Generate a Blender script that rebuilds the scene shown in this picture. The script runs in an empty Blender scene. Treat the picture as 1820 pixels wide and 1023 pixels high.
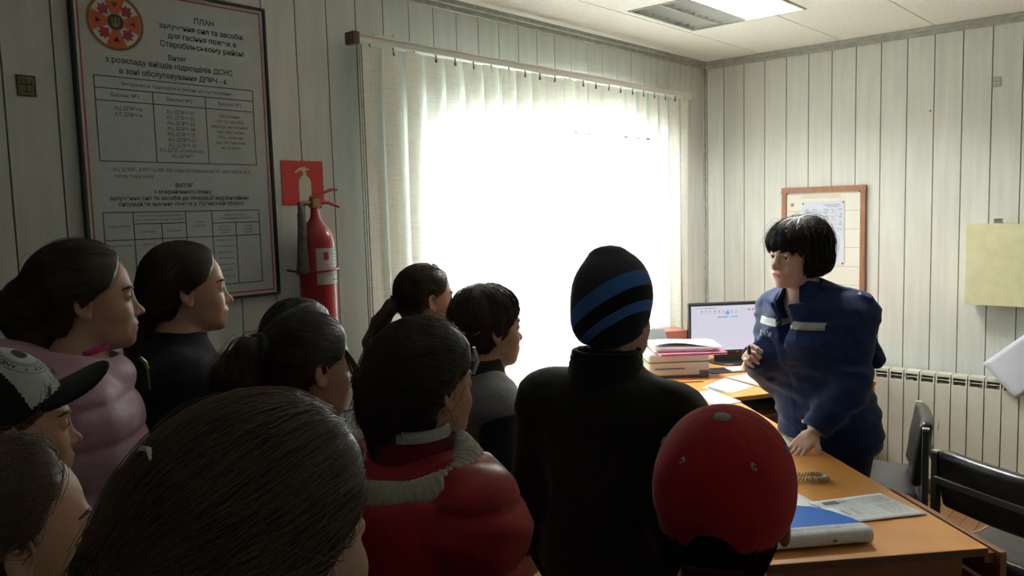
import bpy, bmesh, math, random
import numpy as np
from mathutils import Vector, Matrix
# ---------------------------------------------------------------- camera, sky, exposure
SC0 = bpy.context.scene
cam = bpy.data.cameras.new('camera'); camo = bpy.data.objects.new('camera', cam)
SC0.collection.objects.link(camo); SC0.camera = camo
cam.sensor_width = 36; cam.lens = 1440. / 1820 * 36; cam.clip_start = .02; cam.clip_end = 200
_vx = Vector((1290, 169.5, -1440)).normalized(); _vy = Vector((-1638, 87.5, -1440)); _vy = (_vy - _vx * _vy.dot(_vx)).normalized()
_vz = _vx.cross(_vy)
camo.matrix_world = Matrix.Translation((-4.946, -2.666, 1.65)) @ Matrix((_vx, _vy, _vz)).to_4x4()
wd = bpy.data.worlds.new('overcast_sky'); SC0.world = wd; wd.use_nodes = True
_bg = wd.node_tree.nodes['Background']; _bg.inputs[0].default_value = (.84, .95, 1.0, 1); _bg.inputs[1].default_value = 11.0
# daylight comes in through the real window opening; this portal only guides the sky sampling
_pl = bpy.data.lights.new('window_portal', 'AREA'); _pl.shape = 'RECTANGLE'; _pl.size = 2.0; _pl.size_y = 1.22; _pl.cycles.is_portal = True
_po = bpy.data.objects.new('window_portal', _pl); SC0.collection.objects.link(_po)
_po.location = (-1.56, .10, 1.51); _po.rotation_euler = (math.radians(-90), 0, 0)
SC0.view_settings.view_transform = 'Standard'; SC0.view_settings.look = 'None'
SC0.view_settings.gamma = 1; SC0.view_settings.use_curve_mapping = False
SC0.view_settings.exposure = 1.27
# ---------------------------------------------------------------- helpers
SC = bpy.context.scene
COL = SC.collection
def V(*a): return Vector(a)

def link(o, parent=None):
    COL.objects.link(o)
    if parent is not None: o.parent = parent
    return o

def tag(o, label=None, cat=None, group=None, kind=None):
    if label: o['label'] = label
    if cat: o['category'] = cat
    if group: o['group'] = group
    if kind: o['kind'] = kind
    return o

def empty(name, loc=(0, 0, 0), rz=0.0):
    o = bpy.data.objects.new(name, None)
    o.location = loc; o.rotation_euler = (0, 0, rz); o.empty_display_size = .05
    COL.objects.link(o)
    return o

class MB:
    """collects simple shapes and links them as ONE mesh object"""
    def __init__(self):
        self.v = []; self.f = []; self.m = []; self.s = []
        self.M = Matrix.Identity(4)
    def add(self, vs, fs, mi=0, smooth=False):
        b = len(self.v)
        M = self.M
        for p in vs: self.v.append(tuple(M @ Vector(p)))
        for f in fs:
            self.f.append([b + i for i in f]); self.m.append(mi); self.s.append(smooth)
        return self
    def box(self, lo, hi, mi=0):
        x0, y0, z0 = lo; x1, y1, z1 = hi
        return self.add([(x0,y0,z0),(x1,y0,z0),(x1,y1,z0),(x0,y1,z0),(x0,y0,z1),(x1,y0,z1),(x1,y1,z1),(x0,y1,z1)],
            [(0,3,2,1),(4,5,6,7),(0,1,5,4),(1,2,6,5),(2,3,7,6),(3,0,4,7)], mi)
    def quad(self, a, b, c, d, mi=0):
        return self.add([a, b, c, d], [(0, 1, 2, 3)], mi)
    def prism(self, poly, z0, z1, mi=0, smooth=False):
        n = len(poly)
        vs = [(x, y, z0) for x, y in poly] + [(x, y, z1) for x, y in poly]
        fs = [tuple(range(n))[::-1], tuple(range(n, 2 * n))]
        self.add(vs, fs, mi, False)
        return self.add(vs, [(i, (i + 1) % n, n + (i + 1) % n, n + i) for i in range(n)], mi, smooth)
    def tube(self, pts, r, n=8, mi=0, caps=True):
        pts = [Vector(p) for p in pts]; k = len(pts)
        rs = r if isinstance(r, (list, tuple)) else [r] * k
        vs = []; fs = []
        up = None
        for i in range(k):
            t = (pts[min(i + 1, k - 1)] - pts[max(i - 1, 0)]).normalized()
            if up is None:
                up = Vector((0, 0, 1)) if abs(t.z) < .9 else Vector((1, 0, 0))
            a = t.cross(up).normalized(); b = a.cross(t).normalized(); up = b
            for j in range(n):
                w = 2 * math.pi * j / n
                vs.append(pts[i] + (a * math.cos(w) + b * math.sin(w)) * rs[i])
        for i in range(k - 1):
            for j in range(n):
                fs.append((i*n+j, i*n+(j+1) % n, (i+1)*n+(j+1) % n, (i+1)*n+j))
        self.add(vs, fs, mi, True)
        if caps:
            self.add(vs[:n], [tuple(range(n))], mi); self.add(vs[-n:], [tuple(range(n))[::-1]], mi)
        return self
    def lathe(self, prof, c=(0, 0, 0), n=24, mi=0, ax='z'):
        vs = []; fs = []
        for r, z in prof:
            for j in range(n):
                w = 2 * math.pi * j / n
                x, y = r * math.cos(w), r * math.sin(w)
                if ax == 'z': vs.append((c[0] + x, c[1] + y, c[2] + z))
                elif ax == 'x': vs.append((c[0] + z, c[1] + x, c[2] + y))
                else: vs.append((c[0] + x, c[1] + z, c[2] + y))
        k = len(prof)
        for i in range(k - 1):
            for j in range(n):
                fs.append((i*n+j, i*n+(j+1) % n, (i+1)*n+(j+1) % n, (i+1)*n+j))
        return self.add(vs, fs, mi, True)
    def build(self, name, mats, parent=None, bevel=0.0, seg=2):
        me = bpy.data.meshes.new(name)
        me.from_pydata(self.v, [], self.f)
        if not isinstance(mats, (list, tuple)): mats = [mats]
        for m in mats: me.materials.append(m)
        me.polygons.foreach_set('material_index', self.m)
        me.polygons.foreach_set('use_smooth', self.s)
        me.update()
        o = bpy.data.objects.new(name, me)
        link(o, parent)
        if bevel:
            bm = bmesh.new(); bm.from_mesh(me)
            bmesh.ops.remove_doubles(bm, verts=bm.verts, dist=1e-5)
            bmesh.ops.recalc_face_normals(bm, faces=bm.faces)
            bm.to_mesh(me); bm.free()
            md = o.modifiers.new('bevel', 'BEVEL'); md.width = bevel; md.segments = seg; md.limit_method = 'ANGLE'
        return o

# ---- materials
def mat(name, col, rough=.6, metal=0., spec=.5, noise=0., nscale=20., bump=0., bscale=200., sheen=0., emit=None, emits=0.,
        stretch=(1, 1, 1), alpha=1., trans=0., col2=None, coat=0.):
    m = bpy.data.materials.new(name); m.use_nodes = True
    nt = m.node_tree; N = nt.nodes; L = nt.links
    b = N['Principled BSDF']
    b.inputs['Base Color'].default_value = (*col, 1); b.inputs['Roughness'].default_value = rough
    b.inputs['Metallic'].default_value = metal; b.inputs['Specular IOR Level'].default_value = spec
    if sheen:
        b.inputs['Sheen Weight'].default_value = sheen; b.inputs['Sheen Roughness'].default_value = .5
    if coat: b.inputs['Coat Weight'].default_value = coat
    if trans: b.inputs['Transmission Weight'].default_value = trans
    if emit: b.inputs['Emission Color'].default_value = (*emit, 1); b.inputs['Emission Strength'].default_value = emits
    if noise or bump or col2:
        tc = N.new('ShaderNodeTexCoord'); mp = N.new('ShaderNodeMapping'); mp.inputs['Scale'].default_value = stretch
        L.new(tc.outputs['Object'], mp.inputs['Vector'])
    if noise or col2:
        n = N.new('ShaderNodeTexNoise'); n.inputs['Scale'].default_value = nscale; n.inputs['Detail'].default_value = 5
        L.new(mp.outputs[0], n.inputs['Vector'])
        r = N.new('ShaderNodeValToRGB')
        c2 = col2 or tuple(max(0, c * (1 - noise)) for c in col); c1 = col if col2 else tuple(min(1, c * (1 + noise * .6)) for c in col)
        r.color_ramp.elements[0].position = .35; r.color_ramp.elements[1].position = .65
        r.color_ramp.elements[0].color = (*c2, 1); r.color_ramp.elements[1].color = (*c1, 1)
        L.new(n.outputs['Fac'], r.inputs[0]); L.new(r.outputs[0], b.inputs['Base Color'])
    if bump:
        n2 = N.new('ShaderNodeTexNoise'); n2.inputs['Scale'].default_value = bscale; n2.inputs['Detail'].default_value = 4
        bp = N.new('ShaderNodeBump'); bp.inputs['Strength'].default_value = bump; bp.inputs['Distance'].default_value = .002
        L.new(mp.outputs[0], n2.inputs['Vector']); L.new(n2.outputs['Fac'], bp.inputs['Height']); L.new(bp.outputs[0], b.inputs['Normal'])
    return m

# ---------------------------------------------------------------- implicit surface modelling
def sph(p, c, r): return np.linalg.norm(p - np.asarray(c, np.float32), axis=1) - r
def rotm(yaw=0, pitch=0, roll=0):
    """columns = local axes in world. yaw about z, pitch: nose down positive, roll about x"""
    return np.array(Matrix.Rotation(math.radians(yaw), 3, 'Z') @ Matrix.Rotation(math.radians(pitch), 3, 'Y') @ Matrix.Rotation(math.radians(roll), 3, 'X'), dtype=np.float32)
def ell(p, c, r, R=None):
    q = p - np.asarray(c, np.float32)
    if R is not None: q = q @ R
    r = np.asarray(r, np.float32)
    k0 = np.linalg.norm(q / r, axis=1); k1 = np.linalg.norm(q / (r * r), axis=1) + 1e-9
    return k0 * (k0 - 1) / k1
def cap(p, a, b, ra, rb=None):
    if rb is None: rb = ra
    a = np.asarray(a, np.float32); b = np.asarray(b, np.float32); ab = b - a
    t = np.clip(((p - a) @ ab) / (ab @ ab + 1e-12), 0, 1)
    return np.linalg.norm(p - a - t[:, None] * ab, axis=1) - (ra + (rb - ra) * t)
def fcap(p, a, b, ra, rb, flat, sc):
    """capsule squashed along axis flat by factor sc"""
    f = np.asarray(flat, np.float32); f = f / np.linalg.norm(f)
    a = np.asarray(a, np.float32)
    q = p + ((p - a) @ f)[:, None] * f * (1. / sc - 1.)
    b = np.asarray(b, np.float32); b = b + ((b - a) @ f) * f * (1. / sc - 1.)
    return cap(q, a, b, ra, rb) * min(1, sc * 1.15)
def rbox(p, c, h, r=.01, R=None):
    q = p - np.asarray(c, np.float32)
    if R is not None: q = q @ R
    q = np.abs(q) - (np.asarray(h, np.float32) - r)
    return np.linalg.norm(np.maximum(q, 0), axis=1) + np.minimum(q.max(1), 0) - r
def torus(p, c, R0, r, R=None, sy=1., sx=1.):
    q = p - np.asarray(c, np.float32)
    if R is not None: q = q @ R
    l = np.sqrt((q[:, 0] / sx) ** 2 + (q[:, 1] / sy) ** 2) - R0
    return np.sqrt(l * l + q[:, 2] ** 2) - r
def smin(a, b, k):
    h = np.maximum(k - np.abs(a - b), 0) / k
    return np.minimum(a, b) - h * h * k * .25
def smax(a, b, k): return -smin(-a, -b, k)
def chain(p, pts, rs, k=.0):
    d = None
    for i in range(len(pts) - 1):
        c = cap(p, pts[i], pts[i + 1], rs[i], rs[i + 1])
        d = c if d is None else (smin(d, c, k) if k else np.minimum(d, c))
    return d
def fbm(p, s, seed=0, oct=3):
    """cheap smooth wobble noise from warped sines, about -1..1"""
    o = np.zeros(len(p), np.float32); a = 1.; tot = 0
    rg = np.random.RandomState(seed + 11)
    q = p * s
    for i in range(oct):
        A = rg.randn(3, 3).astype(np.float32); A /= np.linalg.norm(A, axis=1)[:, None]
        ph = rg.rand(3).astype(np.float32) * 6.28
        w = np.sin(q @ A.T + ph)
        q2 = q + w[:, [1, 2, 0]] * .9
        o += a * np.sin(q2 @ A[0] + ph[0]) * np.cos(q2 @ A[1] * .8 + ph[1]); tot += a
        a *= .5; q = q * 2.03
    return o / tot * 1.4

def surface(F, lo, hi, h, zs=None, B=6, mg=1.45):
    lo = np.array(lo, float); hi = np.array(hi, float)
    hx = np.array([h, h, h], float)
    ax = []
    for d in range(3):
        if d == 2 and zs is not None: a = np.array(zs, float)
        else: a = np.arange(lo[d], hi[d] + h, h)
        n = (int(math.ceil((len(a) - 1) / B)) * B + 1) - len(a)
        if n > 0: a = np.concatenate([a, a[-1] + (np.arange(n) + 1) * (a[-1] - a[-2])])
        ax.append(a)
    n = [len(a) for a in ax]; nb = [(k - 1) // B for k in n]
    cen = [.5 * (a[:-1:B][:m] + a[B::B][:m]) for a, m in zip(ax, nb)]
    siz = [(a[B::B][:m] - a[:-1:B][:m]) for a, m in zip(ax, nb)]
    G = np.meshgrid(*cen, indexing='ij'); S = np.meshgrid(*siz, indexing='ij')
    P = np.stack([g.ravel() for g in G], 1).astype(np.float32)
    rad = np.sqrt(sum(s.ravel() ** 2 for s in S)) * .5
    K = (np.abs(F(P)) < rad * mg + .004).reshape(nb)
    cm = K.repeat(B, 0).repeat(B, 1).repeat(B, 2)
    pm = np.zeros(n, bool)
    for i in (0, 1):
        for j in (0, 1):
            for k in (0, 1):
                pm[i:n[0]-1+i, j:n[1]-1+j, k:n[2]-1+k] |= cm
    I = np.argwhere(pm)
    X = np.stack([ax[d][I[:, d]] for d in range(3)], 1).astype(np.float32)
    vals = np.concatenate([F(X[i:i + 120000]) for i in range(0, len(X), 120000)]).astype(np.float32)
    vals[vals == 0] = 1e-7
    D = np.full(n, 1., np.float32); D[pm] = vals
    ins = D < 0
    s = np.zeros([k - 1 for k in n], np.int8)
    for i in (0, 1):
        for j in (0, 1):
            for k in (0, 1):
                s += ins[i:n[0]-1+i, j:n[1]-1+j, k:n[2]-1+k]
    act = cm & (s > 0) & (s < 8)
    C = np.argwhere(act)
    ids = np.full(act.shape, -1, np.int32); ids[act] = np.arange(len(C))
    off = [(i, j, k) for i in (0, 1) for j in (0, 1) for k in (0, 1)]
    cv = np.stack([D[C[:, 0]+o[0], C[:, 1]+o[1], C[:, 2]+o[2]] for o in off], 1)
    acc = np.zeros((len(C), 3)); cnt = np.zeros(len(C))
    for a in range(8):
        for b in range(a + 1, 8):
            if sum(abs(off[a][d] - off[b][d]) for d in range(3)) != 1: continue
            m = (cv[:, a] < 0) != (cv[:, b] < 0)
            t = np.where(m, cv[:, a] / np.where(m, cv[:, a] - cv[:, b], 1), 0)
            pa = np.array(off[a], float); pb = np.array(off[b], float)
            acc += m[:, None] * (pa + t[:, None] * (pb - pa)); cnt += m
    fr = acc / np.maximum(cnt, 1)[:, None]
    Vv = np.stack([ax[d][C[:, d]] + fr[:, d] * (ax[d][C[:, d] + 1] - ax[d][C[:, d]]) for d in range(3)], 1)
    Fs = []
    for d in range(3):
        u, w = [(1, 2), (2, 0), (0, 1)][d]
        sl0 = [slice(1, n[k] - 1) for k in range(3)]; sl1 = list(sl0)
        sl0[d] = slice(0, n[d] - 1); sl1[d] = slice(1, n[d])
        a = ins[tuple(sl0)]; b = ins[tuple(sl1)]
        E = np.argwhere(a != b)
        if len(E) == 0: continue
        flip = a[E[:, 0], E[:, 1], E[:, 2]]
        base = E.copy()
        for k in range(3):
            if k != d: base[:, k] += 1
        q = []
        for du, dw in ((-1, -1), (0, -1), (0, 0), (-1, 0)):
            c = base.copy(); c[:, u] += du; c[:, w] += dw
            q.append(ids[c[:, 0], c[:, 1], c[:, 2]])
        Q = np.stack(q, 1)
        ok = (Q >= 0).all(1); Q = Q[ok]; flip = flip[ok]
        Q[~flip] = Q[~flip][:, ::-1]
        Fs.append(Q)
    return Vv, np.concatenate(Fs) if Fs else np.zeros((0, 4), int)

def np_mesh(name, Vv, Q, mats, parent=None, mi=None, smooth=True):
    me = bpy.data.meshes.new(name)
    me.vertices.add(len(Vv)); me.vertices.foreach_set('co', np.asarray(Vv, np.float32).ravel())
    k = Q.shape[1]
    me.loops.add(len(Q) * k); me.loops.foreach_set('vertex_index', np.asarray(Q, np.int32).ravel())
    me.polygons.add(len(Q)); me.polygons.foreach_set('loop_start', np.arange(len(Q), dtype=np.int32) * k)
    me.polygons.foreach_set('use_smooth', np.full(len(Q), smooth))
    if not isinstance(mats, (list, tuple)): mats = [mats]
    for m in mats: me.materials.append(m)
    if mi is not None: me.polygons.foreach_set('material_index', np.asarray(mi, np.int32))
    me.update(calc_edges=True); me.validate()
    o = bpy.data.objects.new(name, me)
    return link(o, parent)

def relax(Vv, Q, it=1, lam=.5):
    E = np.concatenate([Q[:, [0, 1]], Q[:, [1, 2]], Q[:, [2, 3]], Q[:, [3, 0]]])
    for _ in range(it):
        A = np.zeros_like(Vv); c = np.zeros(len(Vv))
        for a, b in ((0, 1), (1, 0)):
            for d in range(3): A[:, d] += np.bincount(E[:, a], Vv[E[:, b], d], len(Vv))
            c += np.bincount(E[:, a], minlength=len(Vv))
        Vv = Vv + lam * (A / np.maximum(c, 1)[:, None] - Vv)
    return Vv

def sdf_obj(name, F, lo, hi, h, mats, parent=None, zs=None, face_mat=None, sm=1, w2l=None):
    Vv, Q = surface(F, lo, hi, h, zs)
    if sm: Vv = relax(Vv, Q, sm)
    mi = None
    if face_mat is not None: mi = face_mat(Vv[Q].mean(1).astype(np.float32))
    return np_mesh(name, Vv, Q, mats, parent, mi)

def grad(F, P, e=.0015):
    g = np.empty_like(P)
    for d in range(3):
        o = np.zeros(3, np.float32); o[d] = e
        g[:, d] = F(P + o) - F(P - o)
    return g / (np.linalg.norm(g, axis=1)[:, None] + 1e-9)

def strands_mesh(name, paths, r, m, parent=None, sides=3, taper=True):
    """paths: (N, K, 3) -> thin tubes in one mesh"""
    N, K, _ = paths.shape
    T = np.gradient(paths, axis=1); T /= np.linalg.norm(T, axis=2)[..., None] + 1e-9
    ref = np.array([.31, .57, .76]); A = np.cross(T, ref); A /= np.linalg.norm(A, axis=2)[..., None] + 1e-9
    Bv = np.cross(T, A)
    rr = np.full(K, r)
    if taper: rr = r * np.clip(np.minimum(np.linspace(.6, 3, K), np.linspace(3, .3, K)), 0, 1)
    Vs = []
    for s in range(sides):
        w = 2 * math.pi * s / sides
        Vs.append(paths + (A * math.cos(w) + Bv * math.sin(w)) * rr[None, :, None])
    Vv = np.stack(Vs, 2).reshape(-1, 3)
    n = np.arange(N)[:, None, None]; k = np.arange(K - 1)[None, :, None]; s = np.arange(sides)[None, None, :]
    b = n * K * sides
    q = np.stack(np.broadcast_arrays(b + k*sides + s, b + k*sides + (s+1) % sides, b + (k+1)*sides + (s+1) % sides, b + (k+1)*sides + s), -1).reshape(-1, 4)
    return np_mesh(name, Vv, q, m, parent)
# ---------------------------------------------------------------- head (local: +x face, +y left, +z up, origin between the ears)
def head_sdf(p, o):
    fw = o.get('w', 1.0)
    q = p.copy(); q[:, 1] = np.abs(q[:, 1]) / fw
    d = ell(q, (-.012, 0, .034), (.099, .077, .091))
    d = smin(d, ell(q, (.030, 0, .028), (.066, .062, .072)), .03)
    d = smin(d, ell(q, (.034, 0, -.035), (.062, .056, .078)), .03)            # mid face
    d = smin(d, ell(q, (.045, .018, -.074), (.046, .036, .036)), .025)       # jaw
    d = smin(d, sph(q, (.083, 0, -.097), .0165), .03)                        # chin
    d = smin(d, ell(q, (.066, .033, -.034), (.026, .024, .024)), .022)       # cheek
    d = smin(d, ell(q, (.088, .020, .021), (.012, .024, .008)), .016)        # brow
    d = smax(d, -ell(q, (.108, .033, .002), (.024, .020, .013)), .014)       # eye socket
    d = smin(d, cap(q, (.094, 0, .012), (.110, 0, -.030), .006, .0085), .014)   # nose bridge
    tip = o.get('nose', 1.)
    d = smin(d, sph(q, (.108 + .007 * tip, 0, -.035), .0105), .012)
    d = smin(d, sph(q, (.1035, .0125, -.038), .0075), .007)
    d = smax(d, -sph(q, (.112, .006, -.0445), .0032), .003)
    d = smin(d, ell(q, (.093, 0, -.064), (.013, .030, .020)), .012)          # muzzle
    d = smin(d, ell(q, (.1015, .008, -.0605), (.008, .016, .0052)), .004)     # upper lip
    d = smin(d, ell(q, (.0995, .0, -.0715), (.008, .019, .0062)), .004)       # lower lip
    d = smax(d, -ell(q, (.112, 0, -.0660), (.012, .024, .0013)), .002)
    # lids
    d = smin(d, ell(q, (.0815, .0325, .0035), (.0150, .0175, .0125)), .004)
    op = o.get('lid', .0042)
    if op > 0:
        d = smax(d, -ell(q, (.098, .0325, .0015), (.013, .0128, op)), .002)
    # ears
    if not o.get('noear'):
        R = rotm(0, -12, 0) @ rotm(-18, 0, 0)
        e = ell(q, (-.010, .0800, -.004), (.0175, .0060, .031), R)
        e = smin(e, torus(q @ np.array([[1, 0, 0], [0, 0, 1], [0, 1, 0]], np.float32), (-.010, -.001, .0845), .0155, .0032, sx=1., sy=1.55), .005)
        e = smax(e, -ell(q, (-.006, .0905, -.006), (.0085, .0075, .015)), .005)
        e = smin(e, ell(q, (-.004, .079, -.030), (.009, .0055, .009)), .006)
        d = smin(d, e, .006)
    return d

HL = ([-.16, -.085, -.05, -.02, .005, .03, .055, .08, .10, .13],
      [-.05, -.045, -.035, -.022, .006, .042, .058, .070, .078, .085])
def scalp(p, th, w=1.):
    q = p.copy(); q[:, 1] = np.abs(q[:, 1]) / w
    d = ell(q, (-.012, 0, .036), (.098 + th, .076 + th, .091 + th))
    d = smin(d, ell(q, (.026, 0, .034), (.066 + th, .061 + th, .073 + th)), .03)
    d = smin(d, ell(q, (-.035, 0, -.035), (.052 + th * .5, .056 + th * .5, .055)), .03)
    return d

class Person:
    """keeps the pose of one figure. All sdf work is done in the figure's own frame (origin on the floor, +x forward, +z up)."""
    def __init__(self, loc, yaw, headz, label, group=None, s=1., hyaw=0, hpitch=0, hroll=0, hx=.03, hy=0., o=None, sw=.17, female=False, build=1., name='person'):
        self.root = empty(name, loc, math.radians(yaw))
        tag(self.root, label, 'person', group)
        self.s = s; self.hz = headz; self.o = o or {}
        self.hc = np.array([hx, hy, headz], np.float32)
        self.R = rotm(hyaw, hpitch, hroll)
        self.female = female; self.b = build
        k = headz / 1.46                                       # body scale from the ear height
        self.k = k
        N = self.N = {}
        N['neck'] = np.array([hx * .4 - .012, hy * .5, headz - .135 * s])
        N['chest'] = np.array([0., 0, 1.20 * k]); N['waist'] = np.array([.0, 0, 1.00 * k]); N['hip'] = np.array([-.0, 0, .86 * k])
        N['shz'] = 1.235 * k
        for sgn, t in ((1, 'L'), (-1, 'R')):
            N['sh' + t] = np.array([-.01, sgn * sw * k, 1.235 * k])
            N['el' + t] = np.array([-.03, sgn * (sw + .040) * k, .96 * k])
            N['wr' + t] = np.array([.05, sgn * (sw + .030) * k, .745 * k])
            N['hp' + t] = np.array([.0, sgn * .085 * k, .83 * k])
            N['kn' + t] = np.array([.02, sgn * .09 * k, .46 * k])
            N['an' + t] = np.array([-.01, sgn * .095 * k, .085])
    def toh(self, p): return ((p - self.hc) @ self.R) / self.s
    def fromh(self, q): return (np.asarray(q, np.float32) * self.s) @ self.R.T + self.hc
    def head(self, p):
        q = self.toh(p)
        r = np.linalg.norm(q, axis=1)
        out = r - .16
        m = out < .10
        if m.any(): out[m] = head_sdf(q[m], self.o)
        return out * self.s
    def hand(self, p, side, curl=.5):
        N = self.N; w = N['wr' + side]; e = N['el' + side]
        dirv = N.get('hd' + side)
        dirv = (w - e) if dirv is None else dirv
        dirv = dirv / np.linalg.norm(dirv)
        pn = N.get('pn' + side)                                  # palm normal (side the fingers curl to)
        if pn is None: pn = np.array([0, -1. if side == 'L' else 1., 0])
        pn = pn - dirv * (pn @ dirv); pn /= np.linalg.norm(pn)
        lat = np.cross(dirv, pn) * (1 if side == 'L' else -1)     # towards the thumb
        if N.get('flip' + side): lat = -lat
        k = .93 * self.k if self.k < 1.05 else .97
        c = w + dirv * .045 * k
        d = cap(p, w, w + dirv * .02, .024 * k, .026 * k)
        q = p - c.astype(np.float32)
        R = np.stack([dirv, lat, pn], 1).astype(np.float32)
        d = smin(d, rbox(p, w + dirv * .055 * k, (.042 * k, .038 * k, .014 * k), .012 * k, R), .015)
        lens = [.070, .078, .072, .056]
        cu = N.get('curl' + side, [curl] * 4)
        for i in range(4):
            b = w + dirv * (.092 - .004 * abs(i - 1)) * k + lat * (.028 - .0188 * i) * k
            a = 0; L = lens[i] * k; pts = [b]; sp = (1.2 - i) * .05
            for j, fr in enumerate((.45, .32, .23)):
                a += cu[i] * (1.1 if j == 0 else 1.25)
                v = dirv * math.cos(a) + pn * math.sin(a) + lat * sp
                pts.append(pts[-1] + v * L * fr)
            d = smin(d, chain(p, pts, [.0088 * k, .0080 * k, .0074 * k, .0062 * k], .004), .005)
        b = w + dirv * .028 * k + lat * .026 * k
        v1 = dirv * .62 + lat * .72 + pn * .25; v2 = dirv * .85 + lat * .25 + pn * .45
        m1 = b + v1 * .042 * k; m2 = m1 + v2 * .030 * k; m3 = m2 + (dirv * .9 + pn * .5) * .022 * k
        d = smin(d, chain(p, [b, m1, m2, m3], [.014 * k, .0105 * k, .0098 * k, .0075 * k], .006), .010)
        return d
    def body(self, p):
        N = self.N; k = self.k; b = self.b
        d = self.head(p)
        jaw = self.fromh((-.012, 0, -.045)); nr = .052 * self.s * (1 if self.female else 1.05)
        d = smin(d, cap(p, jaw, N['neck'], nr, nr * 1.04), .018 * self.s)
        t = cap(p, N['neck'], N['neck'] + np.array([-.01, 0, -.04]), nr * 1.02, nr * 1.25)
        for t_ in 'LR':
            t = smin(t, cap(p, N['neck'] + np.array([-.01, 0, -.035]), N['sh' + t_], .045, .045 * b), .05)
        t = smin(t, ell(p, N['chest'] - np.array([0, 0, .02]), (.095 * b, .145 * k, .16 * k)), .06)
        t = smin(t, ell(p, N['waist'], (.085 * b, .125 * k, .16 * k)), .05)
        t = smin(t, ell(p, N['hip'], (.10 * b, .15 * k, .13 * k)), .05)
        d = smin(d, t, .03)
        for t_ in 'LR':
            a = cap(p, N['sh' + t_], N['el' + t_], .043 * b, .034 * b)
            a = smin(a, cap(p, N['el' + t_], N['wr' + t_], .034 * b, .0225), .02)
            d = smin(d, a, .03)
            l = cap(p, N['hp' + t_], N['kn' + t_], .075 * k, .048 * k)
            l = smin(l, cap(p, N['kn' + t_], N['an' + t_], .046 * k, .032 * k), .03)
            l = smin(l, cap(p, N['an' + t_] + np.array([0, 0, -.04]), N['an' + t_] + np.array([.12 * k, 0, -.055]), .032, .026), .03)
            d = smin(d, l, .03)
        for t_ in 'LR':
            w = N['wr' + t_]
            r = np.linalg.norm(p - w.astype(np.float32), axis=1) - .2
            m = r < .05
            if m.any(): d[m] = smin(d[m], self.hand(p[m], t_), .012)
        return d
    def bounds(self, pad=.06):
        P = np.array([v for k, v in self.N.items() if isinstance(v, np.ndarray) and v.shape == (3,) and k[:2] in ('sh', 'el', 'wr', 'hp', 'kn', 'an', 'ne', 'ch', 'hi')])
        P = np.concatenate([P, [self.hc + .14, self.hc - .14, P.min(0) * 0]])
        lo = P.min(0) - (.20, .16, 0); hi = P.max(0) + (.22, .16, 0)
        lo[2] = -.0; return lo, hi
    def make_body(self, skin, lip, h=.0045, brow=None, hb=None):
        lo, hi = self.bounds(); lo[2] = -.01; top = self.hc[2] + .16 * self.s
        zc = self.hc[2] - .21 * self.s
        hb = hb or h * 2.2
        zs = np.concatenate([np.arange(lo[2], zc, hb), np.arange(zc, top, h)])
        b = sdf_obj('body', self.body, lo, (hi[0], hi[1], top), h, [skin], self.root, zs=zs, sm=1)
        self.bodyo = b
        return b
    def eyes(self, white, iris, shut=False, lashes=None):
        for sg in (1, -1):
            c = self.fromh((.0810, sg * .0325 * self.o.get('w', 1.), .0015)); r = .0125 * self.s
            m = MB(); n = 20; vs = []; fs = []; mi = []
            gz = self.o.get('gaze', (0, 0))
            G = self.R @ rotm(gz[0], gz[1])
            for i in range(n + 1):
                a = math.pi * i / n
                for j in range(n):
                    w = 2 * math.pi * j / n
                    l = np.array([math.cos(a), math.sin(a) * math.cos(w), math.sin(a) * math.sin(w)]) * r
                    vs.append(tuple(c + G @ l))
            for i in range(n):
                for j in range(n):
                    fs.append((i*n+j, i*n+(j+1) % n, (i+1)*n+(j+1) % n, (i+1)*n+j))
            m.add(vs, fs, 0, True)
            for i in range(n):
                for j in range(n):
                    m.m[i * n + j] = 2 if i < 2 else (1 if i < 4 else 0)
            m.build('eye', [white, iris[0], iris[1]], self.bodyo)
    def hair_base(self, th=.008, hl=HL, cut=.006, w=1., nape=-.085, front=0.):
        zz, gg = hl
        def F(p):
            q = self.toh(p)
            r = np.linalg.norm(q, axis=1); out = (r - .17)
            m = out < .12
            if m.any():
                Q = q[m]
                d = scalp(Q, th, w)
                g = np.interp(Q[:, 2], zz, gg).astype(np.float32) + front
                d = smax(d, (Q[:, 0] - g) * .8, cut)
                d = smax(d, nape - Q[:, 2], .01)
                out[m] = d
            return out * self.s
        return F
    def make_hair(self, F, m, h=.0045, name='hair', pad=.28, lo=None, hi=None, amp=.0015, seed=1, sm=1):
        c = self.hc
        lo = c - np.array([pad, pad * .7, .3]) if lo is None else lo
        hi = c + np.array([.16, pad * .7, .2]) if hi is None else hi
        def G(p): return F(p) - amp * fbm(self.toh(p), 60, seed)
        o = sdf_obj(name, G, lo, hi, h, m, self.root, sm=sm)
        return o
    def groom(self, F, hobj, tie, m, n=900, K=10, step=.011, lift=.0015, r=.0004, seed=3, mode='pull', name='hair_strands', jitter=.15, zmin=-.1, taper=True, parent=None, reg=None):
        """combed strands lying on the hair surface"""
        rg = np.random.RandomState(seed)
        co = np.empty(len(hobj.data.vertices) * 3, np.float32); hobj.data.vertices.foreach_get('co', co); co = co.reshape(-1, 3)
        q = self.toh(co)
        msk = q[:, 2] > zmin
        if reg is not None: msk &= reg(q)
        co = co[msk]
        if len(co) == 0: return
        P = co[rg.randint(0, len(co), n)] + rg.randn(n, 3).astype(np.float32) * .001
        J = rg.randn(n, 3).astype(np.float32) * jitter
        Lf = np.abs(rg.randn(n)).astype(np.float32) * lift + .0004
        out = [P.copy()]
        T = self.fromh(tie)
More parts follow.
